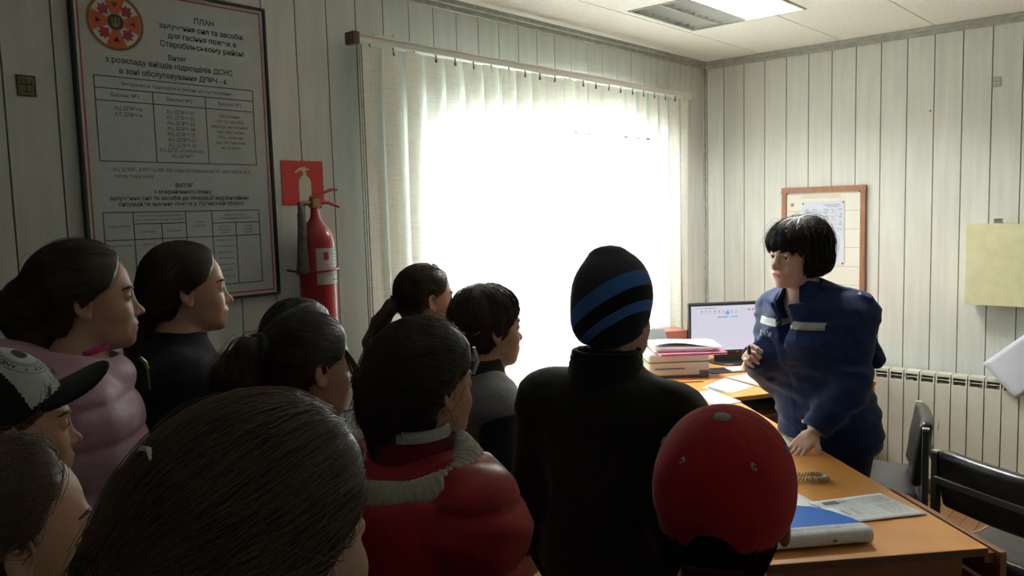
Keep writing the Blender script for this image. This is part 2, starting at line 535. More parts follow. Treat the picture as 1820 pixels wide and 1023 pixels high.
        for i in range(K - 1):
            g = grad(F, P)
            if mode == 'pull': v = T - P; v = v / (np.linalg.norm(v, axis=1)[:, None] + .01)
            elif mode == 'down':
                v = P - T; v[:, 2] -= .05; v = v / (np.linalg.norm(v, axis=1)[:, None] + 1e-6)
            else:
                v = mode(self.toh(P)) @ self.R.T
            v = v + J
            v = v - (v * g).sum(1)[:, None] * g
            v /= np.linalg.norm(v, axis=1)[:, None] + 1e-6
            P = P + v * step * self.s
            P = P - (F(P) - Lf)[:, None] * grad(F, P)
            out.append(P.copy())
        return strands_mesh(name, np.stack(out, 1), r, m, parent or hobj, taper=taper)
# ---------------------------------------------------------------- the setting
XL, YF, CE = -6.6, -4.4, 2.60
m_wall = mat('cream_wall_board', (.665, .68, .635), .55, noise=.07, nscale=9, stretch=(3, 3, .25), bump=.25, bscale=60)
m_groove = mat('dark_board_joint', (.12, .10, .08), .9)
m_ceil = mat('ceiling_board', (.88, .875, .82), .8, noise=.05, nscale=45, bump=.5, bscale=130)
m_seam = mat('ceiling_seam', (.36, .34, .28), .9)
m_trim = mat('grey_painted_trim', (.42, .42, .37), .6, noise=.18, nscale=30)
m_white = mat('white_gloss_paint', (.74, .74, .70), .35)
m_floor = mat('floor_parquet', (.42, .20, .08), .35, col2=(.22, .09, .035), nscale=3, stretch=(1, 9, 1))
def _floor_tex(m):
    nt = m.node_tree; N = nt.nodes; L = nt.links
    tc = N.new('ShaderNodeTexCoord'); br = N.new('ShaderNodeTexBrick'); br.inputs['Scale'].default_value = 2.2
    br.inputs['Mortar Size'].default_value = .006; br.inputs['Color1'].default_value = (.46, .23, .09, 1); br.inputs['Color2'].default_value = (.33, .15, .055, 1)
    br.inputs['Mortar'].default_value = (.07, .03, .015, 1); br.inputs['Brick Width'].default_value = .8; br.inputs['Row Height'].default_value = .16
    L.new(tc.outputs['Object'], br.inputs['Vector'])
    nz = N.new('ShaderNodeTexNoise'); nz.inputs['Scale'].default_value = 5; mp = N.new('ShaderNodeMapping'); mp.inputs['Scale'].default_value = (1, 12, 1)
    L.new(tc.outputs['Object'], mp.inputs[0]); L.new(mp.outputs[0], nz.inputs['Vector'])
    mx = N.new('ShaderNodeMix'); mx.data_type = 'RGBA'; mx.blend_type = 'MULTIPLY'; mx.inputs['Factor'].default_value = .5
    L.new(br.outputs['Color'], mx.inputs['A']); L.new(nz.outputs['Fac'], mx.inputs['B'])
    L.new(mx.outputs['Result'], N['Principled BSDF'].inputs['Base Color'])
_floor_tex(m_floor)

def grooved(name, u0, u1, grooves, v0, v1, hole, fn, mats, w=.005, dep=.004, flip=False):
    br = [(u0, 0), (u1, 0)]
    for g in grooves: br += [(g - w / 2, 0), (g - w / 2 + .0006, dep), (g + w / 2 - .0006, dep), (g + w / 2, 0)]
    if hole: br += [(hole[0], 0), (hole[1], 0)]
    br = sorted(b for b in br if u0 <= b[0] <= u1)
    vs = [v0, v1] + (list(hole[2:]) if hole else []); vs = sorted(vs)
    m = MB()
    for (a, da), (b, db) in zip(br[:-1], br[1:]):
        if b - a < 1e-6: continue
        for c, d in zip(vs[:-1], vs[1:]):
            if hole and a >= hole[0] - 1e-6 and b <= hole[1] + 1e-6 and c >= hole[2] - 1e-6 and d <= hole[3] + 1e-6: continue
            q = [fn(a, c, da), fn(b, c, db), fn(b, d, db), fn(a, d, da)]
            if flip: q = q[::-1]
            m.quad(*q, mi=1 if (da > 0 and db > 0) else 0)
    return m.build(name, mats)
def structure(o): o['kind'] = 'structure'; return o

WX0, WX1, WZ0, WZ1 = -2.54, -.62, .90, 2.07
structure(grooved('wall_left', XL, 0, [-2.862 + .1418 * i for i in range(-26, 20)], 0, CE, (WX0, WX1, WZ0, WZ1), lambda u, v, d: (u, d, v), [m_wall, m_groove]))
structure(grooved('wall_back', YF, 0, [-.139 - .1397 * i for i in range(31)], 0, CE, None, lambda u, v, d: (d, u, v), [m_wall, m_groove], flip=True))
structure(grooved('wall_right', XL, 0, [-.2 - .1418 * i for i in range(45)], 0, CE, None, lambda u, v, d: (u, YF - d, v), [m_wall, m_groove], flip=True))
structure(grooved('wall_front', YF, 0, [-.139 - .1397 * i for i in range(31)], 0, CE, None, lambda u, v, d: (XL - d, u, v), [m_wall, m_groove]))
structure(grooved('ceiling', YF, 0, [-.4 - .5 * i for i in range(8)], XL, 0, (-1.05, -.45, -1.56, -.95), lambda u, v, d: (v, u, CE + d), [m_ceil, m_seam], w=.006, dep=.003))
m = MB(); m.quad((XL, YF, 0), (0, YF, 0), (0, 0, 0), (XL, 0, 0)); structure(m.build('floor', m_floor))
m = MB()                                                   # stepped cornice, window wall
for (y0, z0, z1) in ((-.012, 2.555, 2.600), (-.030, 2.578, 2.600)): m.box((XL, y0, z0), (0, 0, z1))
structure(m.build('trim_1', m_trim, bevel=.003))
m = MB()
for (x0, z0, z1) in ((-.012, 2.555, 2.600), (-.030, 2.578, 2.600)): m.box((x0, YF, z0), (0, -.031, z1))
structure(m.build('trim_2', m_trim, bevel=.003))
m = MB(); m.box((-.022, -.010, 0), (0, 0, 2.555)); m.box((-.010, -.022, 0), (0, -.010, 2.555)); structure(m.build('trim_3', m_trim, bevel=.002))
m = MB(); m.box((XL, -.014, 0), (-.03, 0, .07)); structure(m.build('baseboard_left', m_trim, bevel=.003))
m = MB(); m.box((-.014, YF, 0), (0, -.03, .07)); structure(m.build('baseboard_back', m_trim, bevel=.003))

# window: wooden frame with three lights, set in the wall
m_glass = bpy.data.materials.new('window_glass'); m_glass.use_nodes = True
_n = m_glass.node_tree; _n.nodes.clear()
_o = _n.nodes.new('ShaderNodeOutputMaterial'); _mx = _n.nodes.new('ShaderNodeMixShader'); _t = _n.nodes.new('ShaderNodeBsdfTransparent'); _g = _n.nodes.new('ShaderNodeBsdfGlossy')
_g.inputs['Roughness'].default_value = .02; _mx.inputs[0].default_value = .06; _t.inputs[0].default_value = (.96, .98, .97, 1)
_n.links.new(_t.outputs[0], _mx.inputs[1]); _n.links.new(_g.outputs[0], _mx.inputs[2]); _n.links.new(_mx.outputs[0], _o.inputs[0])
fr = MB()
def bar(a, b): fr.box(a, b)
bar((WX0, 0, WZ0), (WX0 + .012, .2, WZ1)); bar((WX1 - .012, 0, WZ0), (WX1, .2, WZ1))
bar((WX0, 0, WZ1 - .012), (WX1, .2, WZ1)); bar((WX0, 0, WZ0), (WX1, .2, WZ0 + .012))
for x in (WX0 + .012, -1.80, -1.20, WX1 - .062): bar((x, .11, WZ0 + .012), (x + .05, .16, WZ1 - .012))
bar((WX0 + .062, .112, WZ0 + .012), (WX1 - .062, .158, WZ0 + .062)); bar((WX0 + .062, .112, WZ1 - .062), (WX1 - .062, .158, WZ1 - .012))
win = structure(fr.build('window_1', m_white, bevel=.004))
g = MB(); g.box((WX0 + .05, .13, WZ0 + .05), (WX1 - .05, .134, WZ1 - .05)); g.build('window_glass', m_glass, win)
sb = MB(); sb.box((WX0 + .02, -.03, WZ0 - .03), (WX1 - .02, .11, WZ0 - .001)); sb.build('window_sill', m_white, win, bevel=.005)

# ---------------------------------------------------------------- lettering
_fonts = {}
def text_data(s, bold=0.):
    cu = bpy.data.curves.new('t', 'FONT'); cu.body = s; cu.size = 1; cu.align_x = 'CENTER'; cu.resolution_u = 3; cu.offset = bold
    o = bpy.data.objects.new('t', cu); COL.objects.link(o)
    dg = bpy.context.evaluated_depsgraph_get(); ev = o.evaluated_get(dg); me = ev.to_mesh()
    vs = [tuple(v.co) for v in me.vertices]; fs = [tuple(p.vertices) for p in me.polygons]
    ev.to_mesh_clear(); bpy.data.objects.remove(o); bpy.data.curves.remove(cu)
    return vs, fs
def put_text(mb, s, c, width, M, bold=0., mi=0, hmax=None, height=None):
    """M maps (right, up, out) to the world; c = centre (right, up, out)"""
    vs, fs = text_data(s, bold)
    if not vs: return
    xs = [v[0] for v in vs]; w = max(xs) - min(xs); k = width / w if width else height / .72
    x0 = (max(xs) + min(xs)) / 2
    mb.add([M @ Vector((c[0] + (v[0] - x0) * k, c[1] + (v[1] - .34) * k, c[2])) for v in vs], fs, mi)
M_LEFT = Matrix(((1, 0, 0), (0, 0, -1), (0, 1, 0)))        # on the window wall: right = +x, up = +z, out = -y
M_BACK = Matrix(((0, 0, -1), (-1, 0, 0), (0, 1, 0)))       # on the back wall: right = -y
# ---------------------------------------------------------------- vertical blind
rnd = random.Random(4)
m_slat = bpy.data.materials.new('blind_fabric'); m_slat.use_nodes = True
def _slat():
    nt = m_slat.node_tree; N = nt.nodes; L = nt.links; N.clear()
    out = N.new('ShaderNodeOutputMaterial'); d = N.new('ShaderNodeBsdfDiffuse'); t = N.new('ShaderNodeBsdfTranslucent'); tr = N.new('ShaderNodeBsdfTransparent')
    tc = N.new('ShaderNodeTexCoord'); mp = N.new('ShaderNodeMapping'); mp.inputs['Scale'].default_value = (1, 1, .04)
    nz = N.new('ShaderNodeTexNoise'); nz.inputs['Scale'].default_value = 260; nz.inputs['Detail'].default_value = 2
    mp2 = N.new('ShaderNodeMapping'); mp2.inputs['Scale'].default_value = (.06, .06, 1)
    nz2 = N.new('ShaderNodeTexNoise'); nz2.inputs['Scale'].default_value = 220; nz2.inputs['Detail'].default_value = 2
    for a, b in ((mp, nz), (mp2, nz2)): L.new(tc.outputs['Object'], a.inputs[0]); L.new(a.outputs[0], b.inputs['Vector'])
    ad = N.new('ShaderNodeMath'); ad.operation = 'ADD'; L.new(nz.outputs['Fac'], ad.inputs[0]); L.new(nz2.outputs['Fac'], ad.inputs[1])
    r = N.new('ShaderNodeValToRGB'); r.color_ramp.elements[0].position = .40; r.color_ramp.elements[1].position = .56
    md = N.new('ShaderNodeMath'); md.operation = 'MULTIPLY'; md.inputs[1].default_value = .5; L.new(ad.outputs[0], md.inputs[0]); L.new(md.outputs[0], r.inputs[0])
    r.color_ramp.elements[0].color = (.80, .80, .71, 1); r.color_ramp.elements[1].color = (.93, .92, .85, 1)
    L.new(r.outputs[0], d.inputs[0]); L.new(r.outputs[0], t.inputs[0])
    a = N.new('ShaderNodeMixShader'); a.inputs[0].default_value = .22; L.new(d.outputs[0], a.inputs[1]); L.new(t.outputs[0], a.inputs[2])
    b = N.new('ShaderNodeMixShader'); b.inputs[0].default_value = .02; L.new(a.outputs[0], b.inputs[1]); L.new(tr.outputs[0], b.inputs[2]); L.new(b.outputs[0], out.inputs[0])
_slat()
m_hem = mat('blind_hem', (.50, .47, .38), .8)
m_dark = mat('dark_plastic', (.02, .02, .022), .4)
m_brownp = mat('brown_plastic', (.14, .07, .045), .5)
m_rail = mat('white_rail', (.70, .69, .63), .35)
bl = empty('vertical_blind', (-1.64, -.075, .70))
tag(bl, 'cream fabric vertical blind covering the bright window', 'blind')
def inb(o, p=None):
    """parent to the blind, keeping world geometry"""
    o.parent = p or bl
    if p is None: o.matrix_parent_inverse = Matrix.Translation(-Vector(bl.location))
    return o
def kid(mb, name, mats, root, bevel=0., par=None):
    """part built in world coordinates under a root with a location"""
    o = mb.build(name, mats, par or root, bevel)
    if par is None: o.matrix_parent_inverse = (Matrix.Translation(root.location) @ root.rotation_euler.to_matrix().to_4x4()).inverted()
    return o
m = MB(); m.box((-2.925, -.100, 2.328), (-.345, -.050, 2.360)); m.box((-2.925, -.104, 2.352), (-.345, -.100, 2.360)); kid(m, 'headrail', m_rail, bl, .003)
m = MB(); m.box((-2.955, -.104, 2.318), (-2.925, -.046, 2.366)); kid(m, 'end_cap', m_brownp, bl, .004)
for x in (-2.78, -.62):
    m = MB(); m.box((x - .06, -.088, 2.361), (x + .06, -.060, 2.370)); m.tube([(x + .05, -.075, 2.37), (x + .05, -.075, 2.384)], .005); m.box((x + .02, -.062, 2.361), (x + .06, -.001, 2.375)); kid(m, 'rail_bracket', m_rail, bl, .001)
NS = 22
for i in range(NS):
    x = -2.865 + i * (2.45 / (NS - 1))
    tw0 = math.radians(rnd.uniform(7, 15)); tw1 = math.radians(rnd.uniform(6, 20)); zb = .735 + rnd.uniform(-.008, .008); zt = 2.320 + rnd.uniform(-.004, .003)
    if i in (5, 6): tw0 = math.radians(8); tw1 = math.radians(30)
    if i in (10, 14): tw0 = math.radians(-16); tw1 = math.radians(12)
    if i == 20: tw0 = tw1 = math.radians(3)
    W = .137; nx, nz = 8, 30; cur = rnd.uniform(.004, .010)
    vs = []; fs = []; ph = rnd.uniform(0, 6); wa = rnd.uniform(.0, .004)
    for k in range(nz + 1):
        t = k / nz; z = zt + (zb - zt) * t; a = tw0 + (tw1 - tw0) * t; sh = rnd.uniform(-.0, .0)
        pinch = 1 - .10 * math.exp(-((t - .10) / .12) ** 2) * (i % 3 == 0)
        for j in range(nx + 1):
            u = (j / nx - .5) * W * pinch
            off = cur * (1 - (2 * j / nx - 1) ** 2) + wa * math.sin(7 * t + ph)
            vs.append((x + u * math.cos(a) + wa * math.sin(4 * t + ph), -.082 + u * math.sin(a) - off, z))
    for k in range(nz):
        for j in range(nx):
            b = k * (nx + 1) + j; fs.append((b, b + 1, b + nx + 2, b + nx + 1))
    m = MB(); m.add(vs, fs, 0, True); s = kid(m, 'slat', m_slat, bl)
    m = MB(); a = tw1; c, sn = math.cos(a), math.sin(a)
    for (z0, z1, th, nm, mm) in ((zb - .002, zb + .030, .0016, 'hem_weight', m_hem),):
        for sg in (0,):
            p0 = Vector((x - .5 * W * c, -.082 - .5 * W * sn - cur * .5, z0)); p1 = Vector((x + .5 * W * c, -.082 + .5 * W * sn - cur * .5, z0)); nn = Vector((sn, -c, 0)) * th
            m.add([p0 + nn, p1 + nn, p1 - nn, p0 - nn, *[q + Vector((0, 0, z1 - z0)) for q in (p0 + nn, p1 + nn, p1 - nn, p0 - nn)]], [(0, 1, 2, 3), (7, 6, 5, 4), (0, 4, 5, 1), (1, 5, 6, 2), (2, 6, 7, 3), (3, 7, 4, 0)])
        q = kid(m, nm, mm, bl); q.parent = s; q.matrix_parent_inverse = Matrix.Identity(4)
    m = MB(); m.tube([(x, -.082 - cur, 2.332), (x, -.082 - cur, 2.31)], .0028, 6); m.box((x - .007, -.083 - cur, 2.296), (x + .007, -.073 - cur, 2.310)); kid(m, 'slat_hook', m_brownp, bl)
m = MB()
for xx, z1 in ((-2.938, 1.03), (-2.926, 1.03)):
    m.tube([(xx, -.098, 2.32), (xx - .002, -.098, 1.7), (xx, -.098, z1)], .0011, 5)
    z = 2.30
    while z > z1:
        m.lathe([(0, -.0022), (.0022, 0), (0, .0022)], (xx, -.098, z), 5); z -= .009
kid(m, 'control_chain', m_dark, bl)
m = MB(); m.tube([(-2.918, -.1, 2.32), (-2.916, -.1, 1.10)], .0017, 6); kid(m, 'control_cord', m_dark, bl)
m = MB(); m.lathe([(0, .09), (.008, .088), (.011, .07), (.012, .01), (.008, 0), (0, 0)], (-2.918, -.1, 1.02), 12); kid(m, 'cord_weight', m_brownp, bl)

# ---------------------------------------------------------------- notice plan on the window wall
m_paper = mat('poster_sheet', (.50, .54, .54), .35, noise=.04, nscale=30)
m_ink = mat('poster_ink', (.03, .035, .06), .6); m_red = mat('poster_red', (.50, .03, .05), .5); m_gold = mat('emblem_gold', (.42, .25, .07), .5)
m_org = mat('emblem_orange', (.58, .10, .03), .5); m_crim = mat('emblem_crimson', (.35, .02, .06), .5); m_brd = mat('emblem_border', (.22, .10, .05), .6)
PX0, PX1, PZ0, PZ1 = -3.948, -3.286, 1.374, 2.405
po = empty('wall_plan', ((PX0 + PX1) / 2, 0, PZ0)); tag(po, 'large framed white plan with round red emblem and tables of text', 'poster')
m = MB(); m.box((PX0 + .006, -.018, PZ0 + .006), (PX1 - .006, -.002, PZ1 - .006)); kid(m, 'board', m_paper, po)
m = MB(); t = .009
for a, b in (((PX0, PZ0), (PX1, PZ0 + t)), ((PX0, PZ1 - t), (PX1, PZ1)), ((PX0, PZ0 + t), (PX0 + t, PZ1 - t)), ((PX1 - t, PZ0 + t), (PX1, PZ1 - t))):
    m.box((a[0], -.026, a[1]), (b[0], -.001, b[1]))
kid(m, 'frame', m_dark, po, .002)
m = MB(); i0 = .019; t = .0045; y = -.0186
for a, b in (((PX0 + i0, PZ0 + i0), (PX1 - i0, PZ0 + i0 + t)), ((PX0 + i0, PZ1 - i0 - t), (PX1 - i0, PZ1 - i0)), ((PX0 + i0, PZ0 + i0 + t), (PX0 + i0 + t, PZ1 - i0 - t)), ((PX1 - i0 - t, PZ0 + i0 + t), (PX1 - i0, PZ1 - i0 - t))):
    m.box((a[0], y, a[1]), (b[0], -.018, b[1]))
kid(m, 'red_border', m_red, po)
m = MB(); lw = .0014
def hl(x0, x1, z): m.box((x0, -.0186, z - lw), (x1, -.018, z + lw))
def vl(x, z0, z1): m.box((x - lw, -.0186, z0), (x + lw, -.018, z1))
for z in (2.110, 2.073, 2.035, 1.847): hl(-3.893, -3.350, z)
for x in (-3.893, -3.351): vl(x, 1.847, 2.110)
for x in (-3.713, -3.532): vl(x, 1.847, 2.073)
hl(-3.896, -3.352, 1.686); hl(-3.896, -3.352, 1.598); hl(-3.896, -3.352, 1.428); hl(-3.801, -3.628, 1.648); hl(-3.534, -3.352, 1.644)
for x in (-3.896, -3.803, -3.628, -3.534, -3.352): vl(x, 1.428, 1.686)
vl(-3.712, 1.428, 1.648); vl(-3.446, 1.428, 1.644)
kid(m, 'table_lines', m_ink, po)
m = MB()
T = [("ПЛАН", -3.520, 2.322, .070, 1), ("залучення сил та засобів", -3.527, 2.292, .30, 1), ("для гасіння пожеж в", -3.527, 2.263, .245, 1), ("Старобільському районі", -3.527, 2.234, .30, 1),
     ("Витяг", -3.622, 2.190, .062, 1), ("з розкладу виїздів підрозділів ДСНС", -3.640, 2.163, .43, 1), ("в зоні обслуговування ДПРЧ - 6", -3.632, 2.131, .365, 1),
     ("Виїзджають підрозділи в районі обслуговування", -3.622, 2.091, .375, 0), ("Виклик №1", -3.803, 2.054, .087, 0), ("Виклик №2", -3.622, 2.054, .088, 0), ("Виклик №3", -3.441, 2.054, .088, 0),
     ("АЦ ДПРЧ-6", -3.795, 2.014, .087, 0), ("АЛ ДПРЧ-6", -3.795, 1.995, .087, 0),
     ("* - АЦ ДЛМГ, РЖТ та ВР-ЗМ сільгосппідприємств залучаються в", -3.628, 1.822, .50, 0), ("теплу пору року", -3.790, 1.801, .125, 0),
     ("ВИТЯГ", -3.625, 1.772, .062, 1), ("з міжрайонного плану", -3.63, 1.752, .20, 1), ("залучення сил та засобів до ліквідації надзвичайних", -3.63, 1.731, .485, 1), ("ситуацій та значних пожеж у Луганській області", -3.628, 1.712, .435, 1),
     ("Район області", -3.850, 1.642, .070, 0), ("З яких міст та населених пунктів", -3.716, 1.674, .155, 0), ("виставляються пожежні підрозділи", -3.716, 1.661, .155, 0), ("підрозділ", -3.757, 1.623, .045, 0), ("резервний", -3.670, 1.623, .048, 0),
     ("З яких", -3.581, 1.650, .030, 0), ("областей", -3.581, 1.637, .042, 0), ("куди залучають", -3.443, 1.672, .085, 0), ("для надання допомоги", -3.443, 1.660, .12, 0),
     ("у Старо-", -3.490, 1.632, .040, 0), ("більський", -3.490, 1.621, .045, 0), ("район", -3.490, 1.610, .026, 0), ("у інші", -3.399, 1.632, .028, 0), ("райони", -3.399, 1.621, .034, 0), ("області", -3.399, 1.610, .036, 0),
     ("Старобільський", -3.850, 1.580, .075, 0), ("ДПРЧ-6", -3.757, 1.580, .04, 0)]
for k, s in enumerate(["АЦ ДПРЧ-27", "АЦ ДПРЧ-22", "АЦ ДПРЧ-23", "АЦ ДПРЧ-28", "АЦ ДПРЧ-25", "АЦ ДПРЧ-21", "АЦ ДПРЧ-19"]): T.append((s, -3.624, 2.014 - .0181 * k, .096, 0))
T += [("АЦ ДПД «Елеватор»", -3.624, 1.888, .158, 0), ("АЦ ДЛМГ*", -3.624, 1.870, .078, 0)]
for k, (s, w) in enumerate([("Залучення", .078), ("сил та засобів", .105), ("вирішує начальник", .138), ("чергової зміни", .108), ("ОКЦ, залежно", .10), ("від обстановки", .11), ("на пожежі", .072)]): T.append((s, -3.446, 2.013 - .0181 * k, w, 0))
for k, s in enumerate(["Біловодський", "Новопсковський", "Марківський", "Міловський", "Кремінський", "Троїцький", "Сватівський"]): T.append((s, -3.490, 1.584 - .0212 * k, .0052 * len(s), 0))
for s, x, z, w, b in T: put_text(m, s, (x, z, .0187), w, M_LEFT, .018 if b else .0)
kid(m, 'lettering', m_ink, po)
# round emblem: gold ring, four flared arms, leaves between them, trident in the middle
m = MB(); EX, EZ, ER = -3.816, 2.279, .088
def ring(r0, r1, mi, out, n=56):
    vs = []; 
    for k in range(n):
        a = 2 * math.pi * k / n; c, s = math.cos(a), math.sin(a)
        vs += [(EX + r0 * c, -out, EZ + r0 * s), (EX + r1 * c, -out, EZ + r1 * s)]
    m.add(vs, [(2*k, 2*((k+1) % n), 2*((k+1) % n)+1, 2*k+1) for k in range(n)], mi)
def poly(pts, mi, out, rot=0):
    c, s = math.cos(rot), math.sin(rot)
    P = [(EX + x * c - z * s, -out, EZ + x * s + z * c) for x, z in pts]
    m.add(P, [tuple(range(len(P)))], mi)
ring(.000, ER, 4, .0187); ring(ER * .90, ER, 3, .0190); ring(ER * .985, ER * 1.01, 0, .0192); ring(ER * .885, ER * .905, 0, .0192)
for q in range(4):
    a = q * math.pi / 2
    poly([(-.009, .018), (-.034, .074), (0, .079), (.034, .074), (.009, .018)], 0, .0193, a)
    poly([(-.008, .020), (-.0305, .0715), (0, .0755), (.0305, .0715), (.008, .020)], 1, .0195, a)
    poly([(-.010, .060), (.010, .060), (0, .044)], 5, .0197, a)
    b = a + math.pi / 4
    poly([(0, .030), (.009, .040), (.022, .046), (.014, .054), (.015, .064), (.006, .062), (0, .073), (-.006, .062), (-.015, .064), (-.014, .054), (-.022, .046), (-.009, .040)], 2, .0195, b)
ring(0, .027, 0, .0199); ring(0, .0245, 5, .0201)
for pts in ([(-.0115, -.010), (-.0085, -.010), (-.0085, .012), (-.0115, .016)], [(.0085, -.010), (.0115, -.010), (.0115, .016), (.0085, .012)], [(-.0018, -.016), (.0018, -.016), (.0026, .010), (0, .018), (-.0026, .010)],
            [(-.0115, -.010), (.0115, -.010), (.0075, -.0135), (-.0075, -.0135)], [(-.006, -.010), (-.004, -.010), (-.0015, .0), (-.003, .0)], [(.004, -.010), (.006, -.010), (.003, .0), (.0015, .0)]): poly(pts, 0, .0203)
kid(m, 'emblem', [m_gold, m_org, m_crim, m_brd, mat('emblem_white', (.62, .64, .62), .5), m_dark], po)

# ---------------------------------------------------------------- extinguisher sign and extinguisher
m_sr = mat('sign_red', (.62, .045, .03), .4, noise=.06, nscale=40); m_sw = mat('sign_white', (.62, .60, .50), .5)
es = empty('extinguisher_sign', (-3.148, 0, 1.702)); tag(es, 'red square sign with a white extinguisher pictogram', 'sign')
m = MB(); m.box((-3.240, -.0035, 1.702), (-3.056, -.0005, 1.869)); kid(m, 'plate', m_sr, es)
m = MB(); cx, w = -3.140, .0275
body = [(cx - w, 1.712), (cx + w, 1.712), (cx + w, 1.790), (cx + w * .8, 1.803), (cx + .008, 1.815), (cx + .007, 1.830), (cx - .007, 1.830), (cx - .008, 1.815), (cx - w * .8, 1.803), (cx - w, 1.790)]
m.add([(x, -.0039, z) for x, z in body], [tuple(range(len(body)))])
for p in ([(-.005, 1.829), (-.022, 1.833), (-.041, 1.822), (-.043, 1.827), (-.024, 1.842), (.004, 1.848), (.008, 1.842), (.006, 1.829)], [(.006, 1.838), (.020, 1.842), (.021, 1.836), (.006, 1.832)]):
    m.add([(cx + x, -.0039, z) for x, z in p], [tuple(range(len(p)))])
kid(m, 'pictogram', m_sw, es)
m_er = mat('extinguisher_red', (.36, .012, .022), .28, coat=.3); m_horn = mat('grey_horn', (.16, .16, .14), .6, noise=.3, nscale=60); m_brass = mat('brass_valve', (.30, .20, .09), .4, metal=.7)
m_lab = mat('white_label', (.50, .50, .50), .5)
EX0, EY0 = -3.158, -.085
ex = empty('fire_extinguisher', (EX0, EY0, 1.02)); tag(ex, 'red carbon dioxide fire extinguisher with grey horn hung on the wall', 'fire extinguisher')
m = MB(); m.lathe([(0, 1.02), (.055, 1.022), (.066, 1.03), (.0685, 1.05), (.0685, 1.555), (.064, 1.585), (.050, 1.612), (.032, 1.635), (.020, 1.652), (.0165, 1.668), (.0165, 1.695), (0, 1.695)], (EX0, EY0, 0), 32); kid(m, 'cylinder', m_er, ex)
m = MB(); m.box((EX0 - .018, EY0 - .014, 1.690), (EX0 + .018, EY0 + .014, 1.722)); m.tube([(EX0 - .015, EY0, 1.708), (EX0 - .060, EY0 - .003, 1.706)], .0095, 10); m.tube([(EX0 + .01, EY0, 1.695), (EX0 + .024, EY0 - .012, 1.692)], .007, 8); kid(m, 'valve', m_brass, ex, .003)
m = MB(); m.tube([(EX0 - .018, EY0, 1.726), (EX0 + .03, EY0 - .002, 1.742), (EX0 + .075, EY0 - .004, 1.757), (EX0 + .103, EY0 - .004, 1.757)], [.007, .006, .006, .004], 8); kid(m, 'squeeze_handle', m_er, ex)
m = MB(); m.tube([(EX0 + .01, EY0, 1.712), (EX0 + .06, EY0 - .003, 1.708), (EX0 + .097, EY0 - .004, 1.697), (EX0 + .108, EY0 - .004, 1.690)], [.007, .0065, .006, .004], 8); kid(m, 'carry_handle', m_er, ex)
m = MB(); hx, hy = -3.226, EY0 - .012; m.tube([(EX0 - .058, EY0 - .003, 1.706), (hx - .003, hy + .004, 1.704), (hx - .002, hy, 1.692), (hx, hy, 1.675)], [.009, .009, .011, .012], 10)
m.lathe([(.012, 1.680), (.015, 1.665), (.017, 1.60), (.0235, 1.50), (.029, 1.445), (.026, 1.445), (.012, 1.60)], (hx, hy, 0), 20); kid(m, 'discharge_horn', m_horn, ex)
def wrap(z0, z1, a0, a1, r, mi=0, n=14, mb=None):
    vs = []
    for k in range(n + 1):
        a = math.radians(a0 + (a1 - a0) * k / n); x, y = EX0 + r * math.cos(a), EY0 + r * math.sin(a); vs += [(x, y, z0), (x, y, z1)]
    mb.add(vs, [(2*k, 2*k+2, 2*k+3, 2*k+1) for k in range(n)], mi, True)
m = MB(); wrap(1.405, 1.540, -128, -10, .0690, 0, mb=m); wrap(1.405 + .135, 1.542, -128, -10, .0692, 1, mb=m)
for k, (z, a, b) in enumerate(((1.530, -70, -25), (1.517, -80, -20), (1.505, -75, -30), (1.49, -70, -20), (1.478, -100, -30), (1.468, -95, -40), (1.440, -90, -30))): wrap(z - .0012, z + .0012, a, b, .0693, 2, mb=m)
wrap(1.495, 1.525, -105, -88, .0693, 3, mb=m); wrap(1.418, 1.424, -75, -35, .0693, 4, mb=m)
kid(m, 'label', [m_lab, m_ink, mat('label_grey', (.25, .24, .28), .6), m_crim, mat('label_olive', (.18, .26, .03), .6)], ex)
m = MB()
n = 20; pts = [(EX0 + .078 * math.cos(math.radians(a)), EY0 + .078 * math.sin(math.radians(a)), 1.458 + .006 * math.sin(math.radians(a + 80))) for a in np.linspace(-175, 8, n)]
m.tube([(EX0 - .078, -.001, 1.458)] + pts + [(EX0 + .084, -.02, 1.466), (EX0 + .07, -.001, 1.466)], .0042, 7); kid(m, 'wall_clamp', m_er, ex)

# ---------------------------------------------------------------- sockets, cards, boxes on walls
m_card = mat('yellowed_card', (.22, .19, .07), .7, noise=.3, nscale=50); m_grey = mat('print_grey', (.30, .28, .26), .8)
def wall_card(name, label, M, cx, cz, w, h, m1, m2, glyph=True):
    o = empty(name, tuple(M @ Vector((cx, cz - h / 2, 0)))); tag(o, label, 'wall label', None)
    m = MB(); P = [M @ Vector((cx + sx * w / 2, cz + sz * h / 2, d)) for d in (.001, .004) for sx, sz in ((-1, -1), (1, -1), (1, 1), (-1, 1))]
    m.add(P, [(0, 3, 2, 1), (4, 5, 6, 7), (0, 1, 5, 4), (1, 2, 6, 5), (2, 3, 7, 6), (3, 0, 4, 7)]); kid(m, 'card', m1, o)
    m = MB()
    def ln(a, b, t=.0016):
        x0, x1 = min(a[0], b[0]) - t, max(a[0], b[0]) + t; z0, z1 = min(a[1], b[1]) - t, max(a[1], b[1]) + t
        m.add([M @ Vector((cx + x, cz + z, .0044)) for x, z in ((x0, z0), (x1, z0), (x1, z1), (x0, z1))], [(0, 1, 2, 3)])
    a, b = w / 2 - .003, h / 2 - .003
    for s in ((-a, -b), ): ln((-a, -b), (a, -b)); ln((-a, b), (a, b)); ln((-a, -b), (-a, b)); ln((a, -b), (a, b))
    ln((0, -b * .6), (0, b * .6)); ln((-a * .6, b * .15), (a * .6, b * .15), .002); ln((-a * .45, -b * .6), (a * .45, -b * .6), .002); ln((-a * .6, b * .15), (-a * .6, b * .5)); ln((a * .6, b * .15), (a * .6, b * .5))
    kid(m, 'symbol', m2, o)
